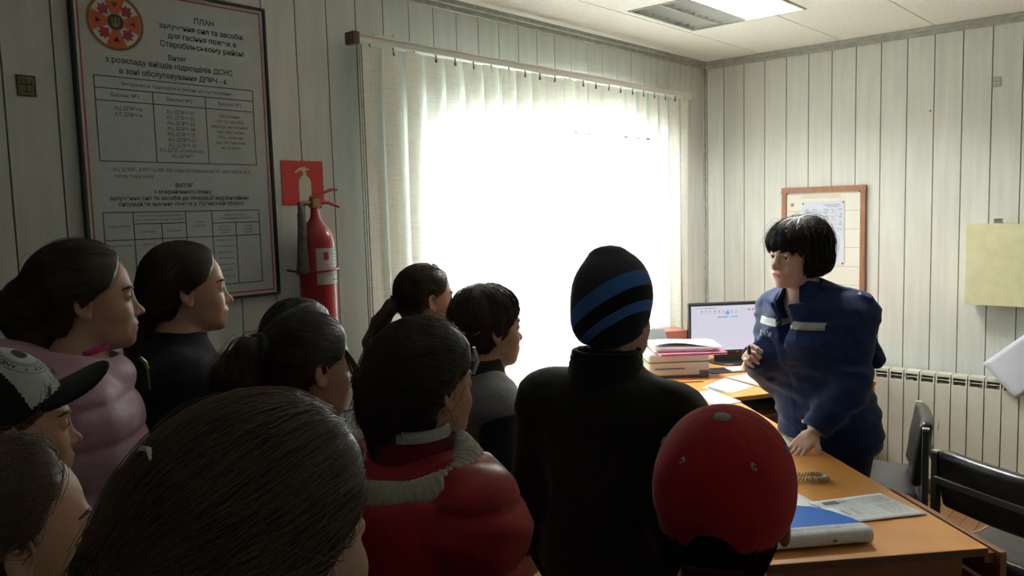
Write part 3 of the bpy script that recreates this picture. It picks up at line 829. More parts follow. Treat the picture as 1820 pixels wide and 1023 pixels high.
wall_card('earthing_label', 'small yellowed square card high on the wall left of the plan', M_LEFT, -4.079, 2.060, .052, .062, m_card, mat('card_ink', (.06, .05, .03), .8))
wall_card('earthing_label', 'small grey square card high on the wall near the right edge', M_BACK, 1.697, 2.263, .040, .052, mat('card_grey', (.50, .49, .42), .7), m_grey)
for (y, z) in ((-1.380, 2.146),):
    m = MB(); m.lathe([(.0, .010), (.004, .010), (.0045, .006), (.0022, .005), (.0022, 0)], (0, 0, 0), 10); m.v = [(-p[2] - .0005, y + p[0], z + p[1]) for p in m.v]
    o = m.build('nail', m_dark); tag(o, 'lone dark nail head in the bare back wall', 'nail')

# noticeboard
m_bf = mat('noticeboard_wood', (.30, .13, .07), .45, noise=.2, nscale=12, stretch=(6, 6, .8)); m_sheet = mat('cream_sheet', (.72, .71, .64), .6); m_blue = mat('pale_blue_sheet', (.60, .64, .74), .6)
nb = empty('noticeboard', (0, -.793, .985)); tag(nb, 'brown framed noticeboard hanging behind the woman', 'noticeboard')
Y0, Y1, Z0, Z1 = -.540, -1.046, .985, 1.756
m = MB(); t = .030
for (a, b, c, d) in ((Y1, Y0, Z0, Z0 + t), (Y1, Y0, Z1 - t, Z1), (Y1, Y1 + t, Z0 + t, Z1 - t), (Y0 - t, Y0, Z0 + t, Z1 - t)): m.box((-.026, a, c), (-.001, b, d))
kid(m, 'frame', m_bf, nb, .004)
m = MB(); m.box((-.014, Y1 + t, Z0 + t), (-.002, Y0 - t, Z1 - t)); kid(m, 'backing_sheet', m_sheet, nb)
m = MB()
for z in (1.61, 1.50, 1.39, 1.275, 1.165): m.box((-.0146, Y1 + t, z - .0011), (-.014, Y0 - t, z + .0011), 0)
for y in (-.64, -.72): m.box((-.0146, y - .001, Z0 + t), (-.014, y + .001, 1.60), 0)
for z in (1.702, 1.690): m.box((-.0146, -.90, z - .002), (-.014, -.66, z + .002), 1)
m.box((-.0146, -.615, 1.64), (-.014, -.595, 1.66), 0)
kid(m, 'printed_lines', [mat('line_brown', (.36, .27, .20), .8), mat('line_orange', (.62, .42, .28), .8)], nb)
m = MB(); m.box((-.0180, -.924, 1.286), (-.0165, -.668, 1.667)); kid(m, 'pinned_sheet', m_blue, nb)
m = MB()
for k in range(9):
    z = 1.612 - k * .015; m.box((-.0186, -.915, z - .0006), (-.018, -.676, z + .0006))
    for (a, b) in ((-.71, -.69), (-.76, -.73), (-.83, -.80), (-.86, -.845), (-.91, -.89)):
        if (k * 7 + int(a * 100)) % 3: m.box((-.0188, a, z + .003), (-.018, b - .004 * (k % 3), z + .009))
m.box((-.0188, -.90, 1.642), (-.018, -.80, 1.648)); m.box((-.0188, -.89, 1.632), (-.018, -.82, 1.637))
for y in (-.70, -.815, -.87): m.box((-.0186, y - .0006, 1.49), (-.018, y + .0006, 1.62))
kid(m, 'table_print', mat('print_blue_grey', (.34, .36, .46), .8), nb)
for y, z in ((-.676, 1.655), (-.918, 1.660), (-.915, 1.295), (-.575, 1.720), (-1.010, 1.720)):
    m = MB(); m.lathe([(.0, .0), (.0045, .001), (.0035, .006), (0, .007)], (0, 0, 0), 10); m.v = [(-.0185 - p[2] + (.004 if z > 1.7 else 0), y + p[0], z + p[1]) for p in m.v]; kid(m, 'push_pin', m_dark, nb)

# yellow wall box, bracket and hanging sheet at the right edge
m_yb = mat('pale_yellow_board', (.66, .64, .40), .6, noise=.06, nscale=18)
yb = empty('wall_box', (-.0, -1.88, 1.095)); tag(yb, 'pale yellow box mounted on the back wall above the radiator', 'box')
m = MB(); m.box((-.13, -2.12, 1.10), (-.001, -1.605, 1.52)); kid(m, 'casing', m_yb, yb, .002)
m = MB(); m.box((-.134, -2.122, 1.096), (-.130, -1.601, 1.524)); kid(m, 'front_panel', m_yb, yb, .001)
m = MB(); m.box((-.07, -1.755, 1.5245), (-.05, -1.715, 1.532)); m.box((-.07, -1.755, 1.532), (-.066, -1.715, 1.548)); m.box((-.07, -1.755, 1.545), (-.05, -1.715, 1.549)); kid(m, 'metal_bracket', mat('galvanised', (.35, .35, .34), .4, metal=.8), yb)
m = MB(); n = 10; vs = []
for i in range(n + 1):
    for j in range(n + 1):
        u, v = i / n, j / n
        py = -1.695 - .30 * u * .77 - .27 * v * .60 ; pz = .790 + .30 * u * .70 - .27 * v * .62
        px = -.150 - .012 * math.sin(u * 3 + v * 2) - .01 * v
        vs.append((px, py, pz))
m.add(vs, [(i*(n+1)+j, i*(n+1)+j+1, (i+1)*(n+1)+j+1, (i+1)*(n+1)+j) for i in range(n) for j in range(n)], 0, True)
o = m.build('hanging_sheet', mat('bluish_white_paper', (.66, .68, .76), .5)); tag(o, 'bluish white paper sheet hanging askew below the yellow box', 'paper')
md = o.modifiers.new('thickness', 'SOLIDIFY'); md.thickness = .0012
m = MB(); m.tube([(-.151, -1.90, 1.00), (-.150, -1.90, 1.05), (-.132, -1.90, 1.094)], .0015, 5); kid(m, 'sheet_hook', m_dark, yb)

# ---------------------------------------------------------------- radiators
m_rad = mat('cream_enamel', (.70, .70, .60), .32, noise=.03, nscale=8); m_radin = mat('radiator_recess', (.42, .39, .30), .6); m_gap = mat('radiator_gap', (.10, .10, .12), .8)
def radiator(label, n, pitch, z0, z1, M, u0, depth=.08, off=.035):
    """M maps (right along wall, up, out)"""
    R0 = empty('radiator', tuple(M @ Vector((u0 + n * pitch / 2, 0, off + depth / 2)))); tag(R0, label, 'radiator')
    def bx(mb, a, b, mi=0):
        P = [M @ Vector((x, z, y)) for y in (a[2], b[2]) for x, z in ((a[0], a[1]), (b[0], a[1]), (b[0], b[1]), (a[0], b[1]))]
        mb.add(P, [(0, 3, 2, 1), (4, 5, 6, 7), (0, 1, 5, 4), (1, 2, 6, 5), (2, 3, 7, 6), (3, 0, 4, 7)], mi)
    sec = None
    for i in range(n):
        u = u0 + i * pitch
        if sec is None:
            m = MB(); f = off + depth
            bx(m, (u + .0025, z0, f - .012), (u + pitch - .0025, z1 - .055, f))                  # front panel
            bx(m, (u + .0025, z1 - .016, off), (u + pitch - .0025, z1, f - .004))                # top bridge
            bx(m, (u + .0025, z1 - .055, off + .004), (u + .010, z1 - .016, f - .004)); bx(m, (u + pitch - .010, z1 - .055, off + .004), (u + pitch - .0025, z1 - .016, f - .004))
            bx(m, (u + .010, z1 - .036, off + .02), (u + pitch - .010, z1 - .031, f - .010))     # middle fin
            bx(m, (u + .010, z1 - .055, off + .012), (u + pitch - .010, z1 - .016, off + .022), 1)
            bx(m, (u + .0025, z0, off + .01), (u + .006, z1 - .055, f - .012)); bx(m, (u + .035, z0, off + .01), (u + .045, z1 - .055, f - .012)); 
            bx(m, (u, z0 + .03, off + .02), (u + pitch, z0 + .07, off + .06)); bx(m, (u, z1 - .10, off + .02), (u + pitch, z1 - .06, off + .06))
            bx(m, (u + .0005, z0 + .01, off + .015), (u + .0025, z1 - .018, f - .010), 2)
            sec = kid(m, 'radiator_section', [m_rad, m_radin, m_gap], R0, .0018)
        else:
            c = sec.copy(); COL.objects.link(c); c.parent = R0
            c.matrix_parent_inverse = Matrix.Translation(M @ Vector((i * pitch, 0, 0))) @ sec.matrix_parent_inverse
    m = MB(); e = u0 + n * pitch
    for z in (z0 + .05, z1 - .08): m.tube([M @ Vector((u0 - .06, z, off + .04)), M @ Vector((u0 + .01, z, off + .04))], .013, 10)
    m.tube([M @ Vector((u0 - .05, z1 - .08, off + .04)), M @ Vector((u0 - .05, .005, off + .04))], .012, 10)
    kid(m, 'supply_pipe', m_rad, R0)
    return R0
radiator('cream sectional radiator along the back wall behind the chairs', 17, .0805, .10, .703, M_BACK, 1.055)
radiator('cream radiator under the window, glimpsed between two boys', 10, .0805, .10, .655, M_LEFT, -2.10, depth=.07, off=.03)

# white box by girl C, wooden ledge on the wall, thin cable
m = MB(); m.box((-3.72, -.052, 1.165), (-3.44, -.001, 1.190)); o = m.build('wall_ledge', mat('brown_wood_strip', (.10, .07, .045), .6), bevel=.002); tag(o, 'narrow brown wooden ledge on the wall below the plan', 'ledge')
m = MB(); m.box((-3.70, -.05, 1.03), (-3.46, -.001, 1.150)); o = m.build('wall_panel', mat('pale_grey_panel', (.40, .40, .37), .6), bevel=.004); tag(o, 'pale grey panel on the wall just under the wooden ledge', 'panel')
m = MB(); m.tube([(-3.30, -.008, .905), (-3.18, -.008, .878), (-3.05, -.008, .872), (-2.6, -.008, .868)], .003, 6); o = m.build('cable', m_dark); tag(o, 'thin black cable running low along the wall beside the blind', 'cable')

# ---------------------------------------------------------------- ceiling light
LX0, LX1, LY0, LY1 = -1.56, -.95, -1.05, -.45
m_pan = mat('louvre_metal', (.62, .62, .60), .35, metal=.55); m_panw = mat('lamp_housing', (.72, .72, .70), .5)
m_tube_on = mat('lit_tube', (.9, .9, .9), .5, emit=(1.0, .985, .95), emits=215.); m_tube_off = mat('unlit_tube', (.72, .72, .74), .3)
cl = empty('ceiling_light', ((LX0 + LX1) / 2, (LY0 + LY1) / 2, CE)); tag(cl, 'square recessed ceiling light, one half lit and one half dark', 'ceiling light')
m = MB(); h = .09; t = .004
m.box((LX0, LY0, CE + h), (LX1, LY1, CE + h + t))
m.box((LX0 - t, LY0 - t, CE), (LX0, LY1 + t, CE + h)); m.box((LX1, LY0 - t, CE), (LX1 + t, LY1 + t, CE + h)); m.box((LX0, LY0 - t, CE), (LX1, LY0, CE + h)); m.box((LX0, LY1, CE), (LX1, LY1 + t, CE + h))
kid(m, 'housing', m_panw, cl)
m = MB()
for (a, b) in (((LX0 - .01, LY0 - .01), (LX1 + .01, LY0 + .004)), ((LX0 - .01, LY1 - .004), (LX1 + .01, LY1 + .01)), ((LX0 - .01, LY0 + .004), (LX0 + .004, LY1 - .004)), ((LX1 - .004, LY0 + .004), (LX1 + .01, LY1 - .004))):
    m.box((a[0], a[1], CE - .004), (b[0], b[1], CE + .001))
kid(m, 'rim', m_trim, cl)
cw = (LY1 - LY0) / 4
for r in range(4):
    yc = LY0 + cw * (r + .5)
    m = MB(); m.tube([(LX0 + .02, yc, CE + .052), (LX1 - .02, yc, CE + .052)], .013, 12); kid(m, 'lit_tube' if r < 2 else 'unlit_tube', m_tube_on if r < 2 else m_tube_off, cl)
m = MB()
for r in range(5):
    yc = LY0 + cw * r; w = .003 if r in (0, 4) else .015; n = 6
    pr = [(-w, .034), (-w * .55, .02), (-w * .25, .002), (w * .25, .002), (w * .55, .02), (w, .034)]
    if r == 2: pr = [(-.020, .075), (-.012, .035), (-.003, .002), (.003, .002), (.012, .035), (.020, .075)]
    pr = [(max(LY0 + .001, min(LY1 - .001, yc + a)), CE + b) for a, b in pr]
    vs = [(LX0 + .002, a, b) for a, b in pr] + [(LX1 - .002, a, b) for a, b in pr]
    m.add(vs, [(i, i + 1, n + i + 1, n + i) for i in range(n - 1)], 0, False); m.add(vs, [tuple(range(n))[::-1], tuple(range(n, 2 * n))])
nb_ = 9
for r in range(4):
    ya, yb2 = LY0 + cw * r + .006, LY0 + cw * (r + 1) - .006
    for k in range(1, nb_):
        xx = LX0 + (LX1 - LX0) * k / nb_
        m.add([(xx - .007, ya, CE + .030), (xx + .007, ya, CE + .030), (xx, ya, CE + .004), (xx - .007, yb2, CE + .030), (xx + .007, yb2, CE + .030), (xx, yb2, CE + .004)], [(0, 1, 2), (5, 4, 3), (0, 2, 5, 3), (1, 4, 5, 2), (0, 3, 4, 1)])
kid(m, 'louvre', m_pan, cl)
# ---------------------------------------------------------------- desks
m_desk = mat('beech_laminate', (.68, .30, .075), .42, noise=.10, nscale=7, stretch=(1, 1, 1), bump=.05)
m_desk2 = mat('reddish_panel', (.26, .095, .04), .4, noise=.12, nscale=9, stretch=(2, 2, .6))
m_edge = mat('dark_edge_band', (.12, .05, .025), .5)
A = Vector((.6697, .7426, 0)); B = Vector((-.7426, .6697, 0)); NR = Vector((-2.62, -2.22, 0))
def dp(a, b, z=0): v = NR + A * a + B * b; return (v.x, v.y, z)
def obox(mb, a0, a1, b0, b1, z0, z1, mi=0, f=dp):
    P = [f(a, b, z) for z in (z0, z1) for a, b in ((a0, b0), (a1, b0), (a1, b1), (a0, b1))]
    mb.add(P, [(0, 1, 2, 3), (7, 6, 5, 4), (4, 5, 1, 0), (5, 6, 2, 1), (6, 7, 3, 2), (7, 4, 0, 3)], mi)
DW, DL = .66, 2.12
dk = empty('desk', dp(DL / 2, DW / 2), 0); tag(dk, 'long beech desk in the foreground covered with papers and a binder', 'desk')
m = MB(); obox(m, 0, DL, 0, DW, .728, .75); kid(m, 'desktop', m_desk, dk, .002)
m = MB(); obox(m, -.0015, .0, .002, DW - .002, .729, .749); kid(m, 'edge_band', m_edge, dk)
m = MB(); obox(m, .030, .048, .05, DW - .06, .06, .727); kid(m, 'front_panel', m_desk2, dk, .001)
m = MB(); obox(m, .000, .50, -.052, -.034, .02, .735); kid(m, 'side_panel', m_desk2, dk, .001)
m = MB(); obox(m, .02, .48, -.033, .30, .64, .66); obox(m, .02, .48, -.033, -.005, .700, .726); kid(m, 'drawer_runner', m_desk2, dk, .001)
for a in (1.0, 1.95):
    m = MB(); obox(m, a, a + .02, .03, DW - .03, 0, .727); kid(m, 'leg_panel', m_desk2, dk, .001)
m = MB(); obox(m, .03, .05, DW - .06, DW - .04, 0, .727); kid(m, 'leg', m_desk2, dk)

CP = [(-1.443, -.918), (-.713, -1.335), (-.165, -1.03), (-.165, -.14), (-1.60, -.14), (-1.655, -.18), (-1.18, -.617)]
cd = empty('computer_desk', (-.8, -.6, 0)); tag(cd, 'beech corner desk under the computer monitor', 'desk')
m = MB(); m.prism(CP, .7285, .75); kid(m, 'desktop', m_desk, cd, .002)
e0 = Vector((-1.443, -.918, 0)); e1 = Vector((-.713, -1.335, 0)); ed = (e1 - e0).normalized(); en = Vector((-ed.y, ed.x, 0))
def cp(a, b, z=0): v = e0 + ed * a + en * b; return (v.x, v.y, z)
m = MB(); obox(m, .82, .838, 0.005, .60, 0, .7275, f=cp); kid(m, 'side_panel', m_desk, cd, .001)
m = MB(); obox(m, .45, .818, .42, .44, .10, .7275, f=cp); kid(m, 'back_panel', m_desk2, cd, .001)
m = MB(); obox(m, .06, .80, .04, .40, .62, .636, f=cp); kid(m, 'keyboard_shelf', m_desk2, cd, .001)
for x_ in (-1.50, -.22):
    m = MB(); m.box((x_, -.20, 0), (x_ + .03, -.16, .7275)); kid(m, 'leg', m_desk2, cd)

m_blk = mat('black_plastic', (.018, .018, .022), .35); m_silver = mat('silver_plastic', (.42, .42, .44), .3)
# keyboard on its shelf
kb = empty('keyboard', cp(.42, .20, .637), math.atan2(ed.y, ed.x)); tag(kb, 'black keyboard on the pull-out shelf under the computer desk', 'keyboard')
m = MB(); m.box((-.22, -.07, 0), (.22, .07, .018)); m.build('case', m_blk, kb, bevel=.003)
m = MB()
for r in range(5):
    for c in range(15): m.box((-.208 + c * .0279, -.058 + r * .0235, .018), (-.208 + c * .0279 + .023, -.058 + r * .0235 + .019, .024))
m.build('keys', m_dark, kb)

# ---------------------------------------------------------------- monitor (local: screen faces -y)
mo = empty('monitor', (-.640, -.520, .75), math.radians(-43)); tag(mo, 'black widescreen monitor showing a bright window of icons', 'monitor')
MW, MH = .54, .30; z0 = .055
m = MB(); m.box((-MW/2, -.012, z0), (MW/2, .020, z0 + MH)); m.build('case', m_blk, mo, bevel=.006)
m = MB(); m.box((-MW/2 + .017, -.0134, z0 + .024), (MW/2 - .017, -.0125, z0 + MH - .018)); m.build('screen', mat('lit_screen', (.02, .02, .02), .3, emit=(.80, .78, .92), emits=.33), mo)
m = MB(); sx0, sx1, sz1 = -MW/2 + .017, MW/2 - .017, z0 + MH - .018; yy = -.0137
def sc(u0, v0, u1, v1, mi=0):                          # fractions of the screen from its top left
    W = sx1 - sx0; H = MH - .042
    m.add([(sx0 + u0 * W, yy, sz1 - v1 * H), (sx0 + u1 * W, yy, sz1 - v1 * H), (sx0 + u1 * W, yy, sz1 - v0 * H), (sx0 + u0 * W, yy, sz1 - v0 * H)], [(0, 1, 2, 3)], mi)
sc(.06, .045, .30, .06); sc(.16, .042, .26, .062)
for k, c in enumerate([1, 0, 0, 1, 1, 0, 2, 0, 0]): sc(.115 + k * .050, .105, .133 + k * .050, .135, c if c != 2 else 0); sc(.108 + k * .050, .155, .140 + k * .050, .163); sc(.112 + k * .05, .175, .136 + k * .05, .18)
sc(.40, .135, .445, .20, 2); sc(.305, .245, .43, .27, 2); sc(.465, .245, .545, .265, 2)
for k, c in enumerate([3, 1, 1, 1, 1]): sc(.61 + k * .05, .09, .64 + k * .05, .125, c)
for k, w in enumerate([.04, .05, .03, .05, .06, .04, .05, .03, .07, .07, .04]): sc(.01, .06 + k * .042, .01 + w * .9, .066 + k * .042)
m.build('screen_icons', [mat('icon_grey', (.02,.02,.02), .4, emit=(.55, .54, .62), emits=.27), mat('icon_red', (.02,.02,.02), .4, emit=(.55, .18, .20), emits=.36), mat('icon_blue', (.02,.02,.02), .4, emit=(.10, .42, .85), emits=.36), mat('icon_yellow', (.02,.02,.02), .4, emit=(.85, .62, .10), emits=.36)], mo)
m = MB(); m.box((-.11, .002, .012), (.07, .022, z0 + .02)); m.build('stand', m_blk, mo, bevel=.004)
m = MB(); m.lathe([(0, 0), (.115, 0), (.115, .006), (.10, .013), (0, .014)], (-.02, .02, 0), 28); m.build('base', m_blk, mo)
m = MB(); m.lathe([(0, 0), (.004, 0), (.004, .001), (0, .001)], (MW/2 - .25, -.0135, z0 + .012), 10, ax='y'); m.build('power_light', m_silver, mo)

# speaker, dark box behind, printer with stack
m_spk = mat('cherry_veneer', (.30, .085, .055), .35, noise=.1, nscale=10)
sp = empty('speaker', (-.790, -.270, .75), math.radians(-36)); tag(sp, 'small cherry wood speaker behind the printer', 'speaker')
m = MB(); m.box((-.145, -.075, 0), (.0, .095, .200)); m.build('cabinet', m_spk, sp, bevel=.003)
m = MB(); m.box((.0005, -.073, .002), (.010, .093, .198)); m.build('grille', m_blk, sp, bevel=.003)
m_pr = mat('printer_grey', (.55, .56, .55), .45); m_prd = mat('printer_dark', (.10, .10, .11), .5)
pr = empty('printer', (-1.085, -.390, .75), math.radians(-46)); tag(pr, 'light grey laser printer under a stack of papers', 'printer')
m = MB(); m.prism([(-.17, -.15), (.155, -.15), (.155, .15), (-.17, .15)], .012, .130); m.build('case', m_pr, pr, bevel=.012, seg=3)
m = MB(); m.add([(-.15, .10, .125), (.0, .10, .125), (-.02, .135, .225), (-.13, .135, .225), (-.15, .107, .125), (.0, .107, .125), (-.02, .142, .225), (-.13, .142, .225)], [(0, 1, 2, 3), (7, 6, 5, 4), (0, 4, 5, 1), (1, 5, 6, 2), (2, 6, 7, 3), (3, 7, 4, 0)]); m.build('paper_support', mat('grey_board', (.17, .18, .19), .6), pr)
m = MB(); m.box((-.174, -.154, .085), (.159, .154, .089)); m.build('lid_seam', m_prd, pr, bevel=.001)
m = MB(); m.box((-.14, -.1545, .050), (.02, -.150, .054)); m.build('tray_slot', m_prd, pr)
m = MB(); m.box((.10, -.153, .0), (.150, -.12, .04)); m.box((-.165, -.145, 0), (.150, .145, .012)); m.build('foot', m_prd, pr, bevel=.002)
m_ppr = mat('white_paper', (.84, .87, .90), .6); m_pink = mat('pink_folder', (.55, .16, .28), .5); m_prgrey = mat('printed_grey', (.45, .46, .50), .7)
f = empty('folder', (-1.080, -.425, .8815), math.radians(-45)); tag(f, 'pink folder lying on the printer below the white papers', 'folder')
m = MB(); m.box((-.155, -.20, 0), (.20, .12, .0035)); m.box((-.155, -.20, .0105), (.20, .12, .013)); m.box((-.155, .115, .0035), (.20, .12, .0105)); m.build('cover', m_pink, f)
m = MB(); m.box((-.15, -.19, .0036), (.19, .11, .0104)); m.build('sheets', m_ppr, f)
f = empty('paper_stack', (-1.080, -.425, .8955), math.radians(-50)); tag(f, 'stack of white papers on top of the pink folder', 'papers')
m = MB()
for k in range(6):
    a = (k % 3 - 1) * .012; m.box((-.15 + a, -.15 - .004 * k, .0045 * k), (.16 + a, .12 - .003 * k, .0045 * k + .004))
m.build('sheets', m_ppr, f, bevel=.0008)
m = MB(); n = 12; vs = []
for i in range(n + 1):
    u = i / n
    for j in (0, 1): vs.append((-.17 + .36 * u, -.17 + .24 * j, .0275 + (.012 + .012 * math.sin(u * 5)) * (1 - j * .7)))
m.add(vs, [(2*i, 2*i+2, 2*i+3, 2*i+1) for i in range(n)], 0, True); o = m.build('top_sheet', m_ppr, f)
# notepad, mouse, papers and pen on the computer desk
f = empty('notepad', (-.825, -.610, .75), math.radians(-40)); tag(f, 'white notepad lying on a black mouse mat by the monitor', 'notepad')
m = MB(); m.box((-.045, -.085, .004), (.105, .015, .012)); m.build('pages', m_ppr, f, bevel=.001)
m = MB(); pts = [(-.13 + .04 * math.cos(a), -.02 + .07 * math.sin(a)) for a in np.linspace(math.pi / 2, 3 * math.pi / 2, 9)] + [(.115, -.09), (.115, .045)]
m.prism(pts, 0, .004); m.build('mat', m_blk, f)
f = empty('computer_mouse', (-.52, -.80, .75), math.radians(-40)); tag(f, 'black computer mouse to the right of the monitor foot', 'mouse')
Vv, Q = surface(lambda p: smax(ell(p, (0, 0, .004), (.050, .030, .030)), -p[:, 2], .003), (-.07, -.04, -.006), (.07, .04, .045), .003)
np_mesh('shell', Vv, Q, m_blk, f)
m = MB(); m.lathe([(0, -.003), (.008, -.003), (.008, .003), (0, .003)], (.028, 0, .030), 12, ax='y'); m.build('wheel', m_silver, f)
def sheet(name, label, cat, corners, z, mats, th=.0012, lines=None, group=None):
    """a slightly waved sheet of paper given its four corners on the desk"""
    n = 10; c = [Vector((x, y, 0)) for x, y in corners]; vs = []
    cen = sum(c, Vector()) / 4
    o = empty(name, (cen.x, cen.y, z)); tag(o, label, cat, group)
    def P(u, v, dz=0):
        p = c[0] * (1-u) * (1-v) + c[1] * u * (1-v) + c[2] * u * v + c[3] * (1-u) * v
        return (p.x, p.y, z + .0008 + .0018 * (1 + math.sin(u * 4 + v * 3 + cen.x * 9)) * (u * (1-u) + .05) + dz)
    for i in range(n + 1):
        for j in range(n + 1): vs.append(P(i / n, j / n))
    fs = [(i*(n+1)+j, (i+1)*(n+1)+j, (i+1)*(n+1)+j+1, i*(n+1)+j+1) for i in range(n) for j in range(n)]
    m = MB(); m.add(vs, fs, 0, True); s = kid(m, 'page', mats[0], o); md = s.modifiers.new('t', 'SOLIDIFY'); md.thickness = th; md.offset = 1
    if lines:
        m = MB()
        for (u0, v0, u1, v1, mi) in lines:
            k = max(1, int(abs(u1 - u0) * 10)); l = max(1, int(abs(v1 - v0) * 10))
            for i in range(k):
                for j in range(l):
                    a0, a1 = u0 + (u1-u0) * i / k, u0 + (u1-u0) * (i+1) / k; b0, b1 = v0 + (v1-v0) * j / l, v0 + (v1-v0) * (j+1) / l
                    m.quad(P(a0, b0, th + .0003), P(a1, b0, th + .0003), P(a1, b1, th + .0003), P(a0, b1, th + .0003), mi)
        kid(m, 'print', [m_prgrey, mat('print_dark', (.18, .18, .22), .7), mat('print_pale', (.60, .62, .66), .7)], o)
    return o
def txt_lines(u0, u1, v0, v1, n, mi=0, seed=0):
    r = random.Random(seed); out = []
    for k in range(n):
        v = v0 + (v1 - v0) * k / n; u = u0
        while u < u1 - .02:
            w = r.uniform(.02, .09); out.append((u, v, min(u + w, u1), v + (v1 - v0) / n * .35, mi)); u += w + r.uniform(.012, .03)
    return out
sheet('paper_sheet', 'large printed sheet on the computer desk in front of the notepad', 'paper', [(-1.345, -.700), (-1.365, -.875), (-1.180, -.900), (-1.055, -.680)], .75, [m_ppr], lines=txt_lines(.1, .9, .1, .9, 16, 2, 3))
sheet('paper_sheet', 'printed sheet beside the womans jacket on the computer desk', 'paper', [(-1.055, -.690), (-1.195, -.990), (-.900, -.93), (-.875, -.750)], .7535, [m_ppr], lines=txt_lines(.1, .9, .1, .9, 12, 2, 5))
sheet('paper_sheet', 'blank white sheet on the desk next to the blue pen', 'paper', [(-1.66, -.955), (-1.500, -.990), (-1.355, -.755), (-1.48, -.735)], .75, [m_ppr])
f = empty('pen', (-1.365, -.785, .7550), math.radians(65)); tag(f, 'blue ballpoint pen lying on the papers beside the printer', 'pen')
m = MB(); m.lathe([(0, -.07), (.0035, -.068), (.004, .0), (.004, .055), (0, .056)], (0, 0, .0045), 10, ax='x'); m.build('barrel', mat('blue_pen', (.10, .35, .68), .3), f)
m = MB(); m.lathe([(0, -.082), (.0012, -.080), (.0036, -.070), (0, -.069)], (0, 0, .0045), 10, ax='x'); m.build('tip', m_silver, f)
# papers on the long desk
nl = [(.04, .04, .47, .045, 0), (.04, .04, .044, .94, 0), (.04, .94, .47, .945, 0), (.466, .04, .47, .94, 0), (.53, .05, .96, .054, 0), (.53, .05, .534, .94, 0), (.53, .94, .96, .945, 0), (.956, .05, .96, .94, 0),
      (.10, .10, .30, .22, 1), (.30, .14, .42, .19, 0), (.08, .06, .42, .08, 0), (.12, .50, .15, .72, 0), (.26, .48, .28, .75, 0)] + txt_lines(.08, .44, .25, .9, 12, 2, 7) + txt_lines(.62, .94, .45, .9, 14, 0, 9) + txt_lines(.56, .94, .08, .4, 6, 2, 11)
def npnt(px): return px
sheet('printed_leaflet', 'wide printed double sheet near the desk edge right of the binder', 'paper', [(-2.588, -1.735), (-2.378, -1.876), (-2.475, -2.035), (-2.665, -1.895)], .7535, [m_ppr], lines=nl)
sheet('paper_sheet', 'plain white sheet under the binder and the red capped child', 'paper', [(-2.68, -1.50), (-2.50, -1.64), (-2.66, -1.90), (-2.87, -1.75)], .75, [m_ppr], lines=txt_lines(.55, .9, .5, .9, 5, 2, 2))
sheet('paper_sheet', 'white sheet under the womans hand on the long desk', 'paper', [(-2.10, -1.26), (-1.93, -1.38), (-2.05, -1.50), (-2.20, -1.38)], .75, [m_ppr])
# binder
m_bb = mat('blue_binder', (.03, .17, .62), .3); m_bs = mat('clear_spine_pocket', (.78, .80, .82), .12, noise=.12, nscale=40, bump=.6, bscale=40, coat=.5)
bi = empty('binder', (-2.862, -1.900, .7555), math.atan2(B.y, B.x) + math.pi + math.radians(1.5)); tag(bi, 'blue ring binder with clear wrinkled spine lying at the desk edge', 'binder')
def bix(mb, a, b): mb.box(a, b)
# local: +x along the spine (to the right in the photo), +y away from the camera, z up. spine 0.32 long
L0, L1 = -.18, .115
m = MB()
prof = [(L0, .0), (L1 + .0, .0), (L1 - .012, .07), (L1 - .040, .13), (L1 - .075, .17), (L1 - .11, .185), (L0, .185)]
m.prism(prof, .036, .039); kid(m, 'front_cover', m_bb, bi) if False else m.build('front_cover', m_bb, bi)
m = MB(); m.prism([(L0, 0), (L1, 0), (L1, .20), (L0, .20)], 0, .003); m.build('back_cover', m_bb, bi)
m = MB(); n = 8; vs = []
for i in range(n + 1):
    a = math.pi * i / n; vs += [(L0, -.016 * math.sin(a), .0195 - .0195 * math.cos(a)), (L1, -.016 * math.sin(a), .0195 - .0195 * math.cos(a))]
m.add(vs, [(2*i, 2*i+1, 2*i+3, 2*i+2) for i in range(n)], 0, True); m.quad((L0, 0, .0393), (L1, 0, .0393), (L1 - .004, .035, .0395), (L0, .035, .0395)); m.build('spine', m_bs, bi)
m = MB(); m.box((L0 + .01, .004, .0035), (L1 - .012, .16, .0355)); m.build('pages', m_ppr, bi)
m = MB(); M_SP = Matrix(((1, 0, 0), (0, .86, -.5), (0, .5, .86)))
vs_, fs_ = text_data("ЖУРНАЛ ІНСТРУКЦІЙ", .0); xs = [v[0] for v in vs_]; k = .17 / (max(xs) - min(xs))
m.add([(-.045 + (v[0] - (max(xs) + min(xs)) / 2) * k, .010 + (v[1]) * k * 1.2, .0399) for v in vs_], fs_)
m.box((.0, -.0165, .013), (.012, -.0158, .020)); m.build('spine_text', mat('faded_ink', (.16, .17, .22), .6), bi)
m = MB(); m.lathe([(0, 0), (.006, 0), (.007, .006), (0, .008)], (L1 + .004, .012, .006), 10); m.build('rivet', m_silver, bi)
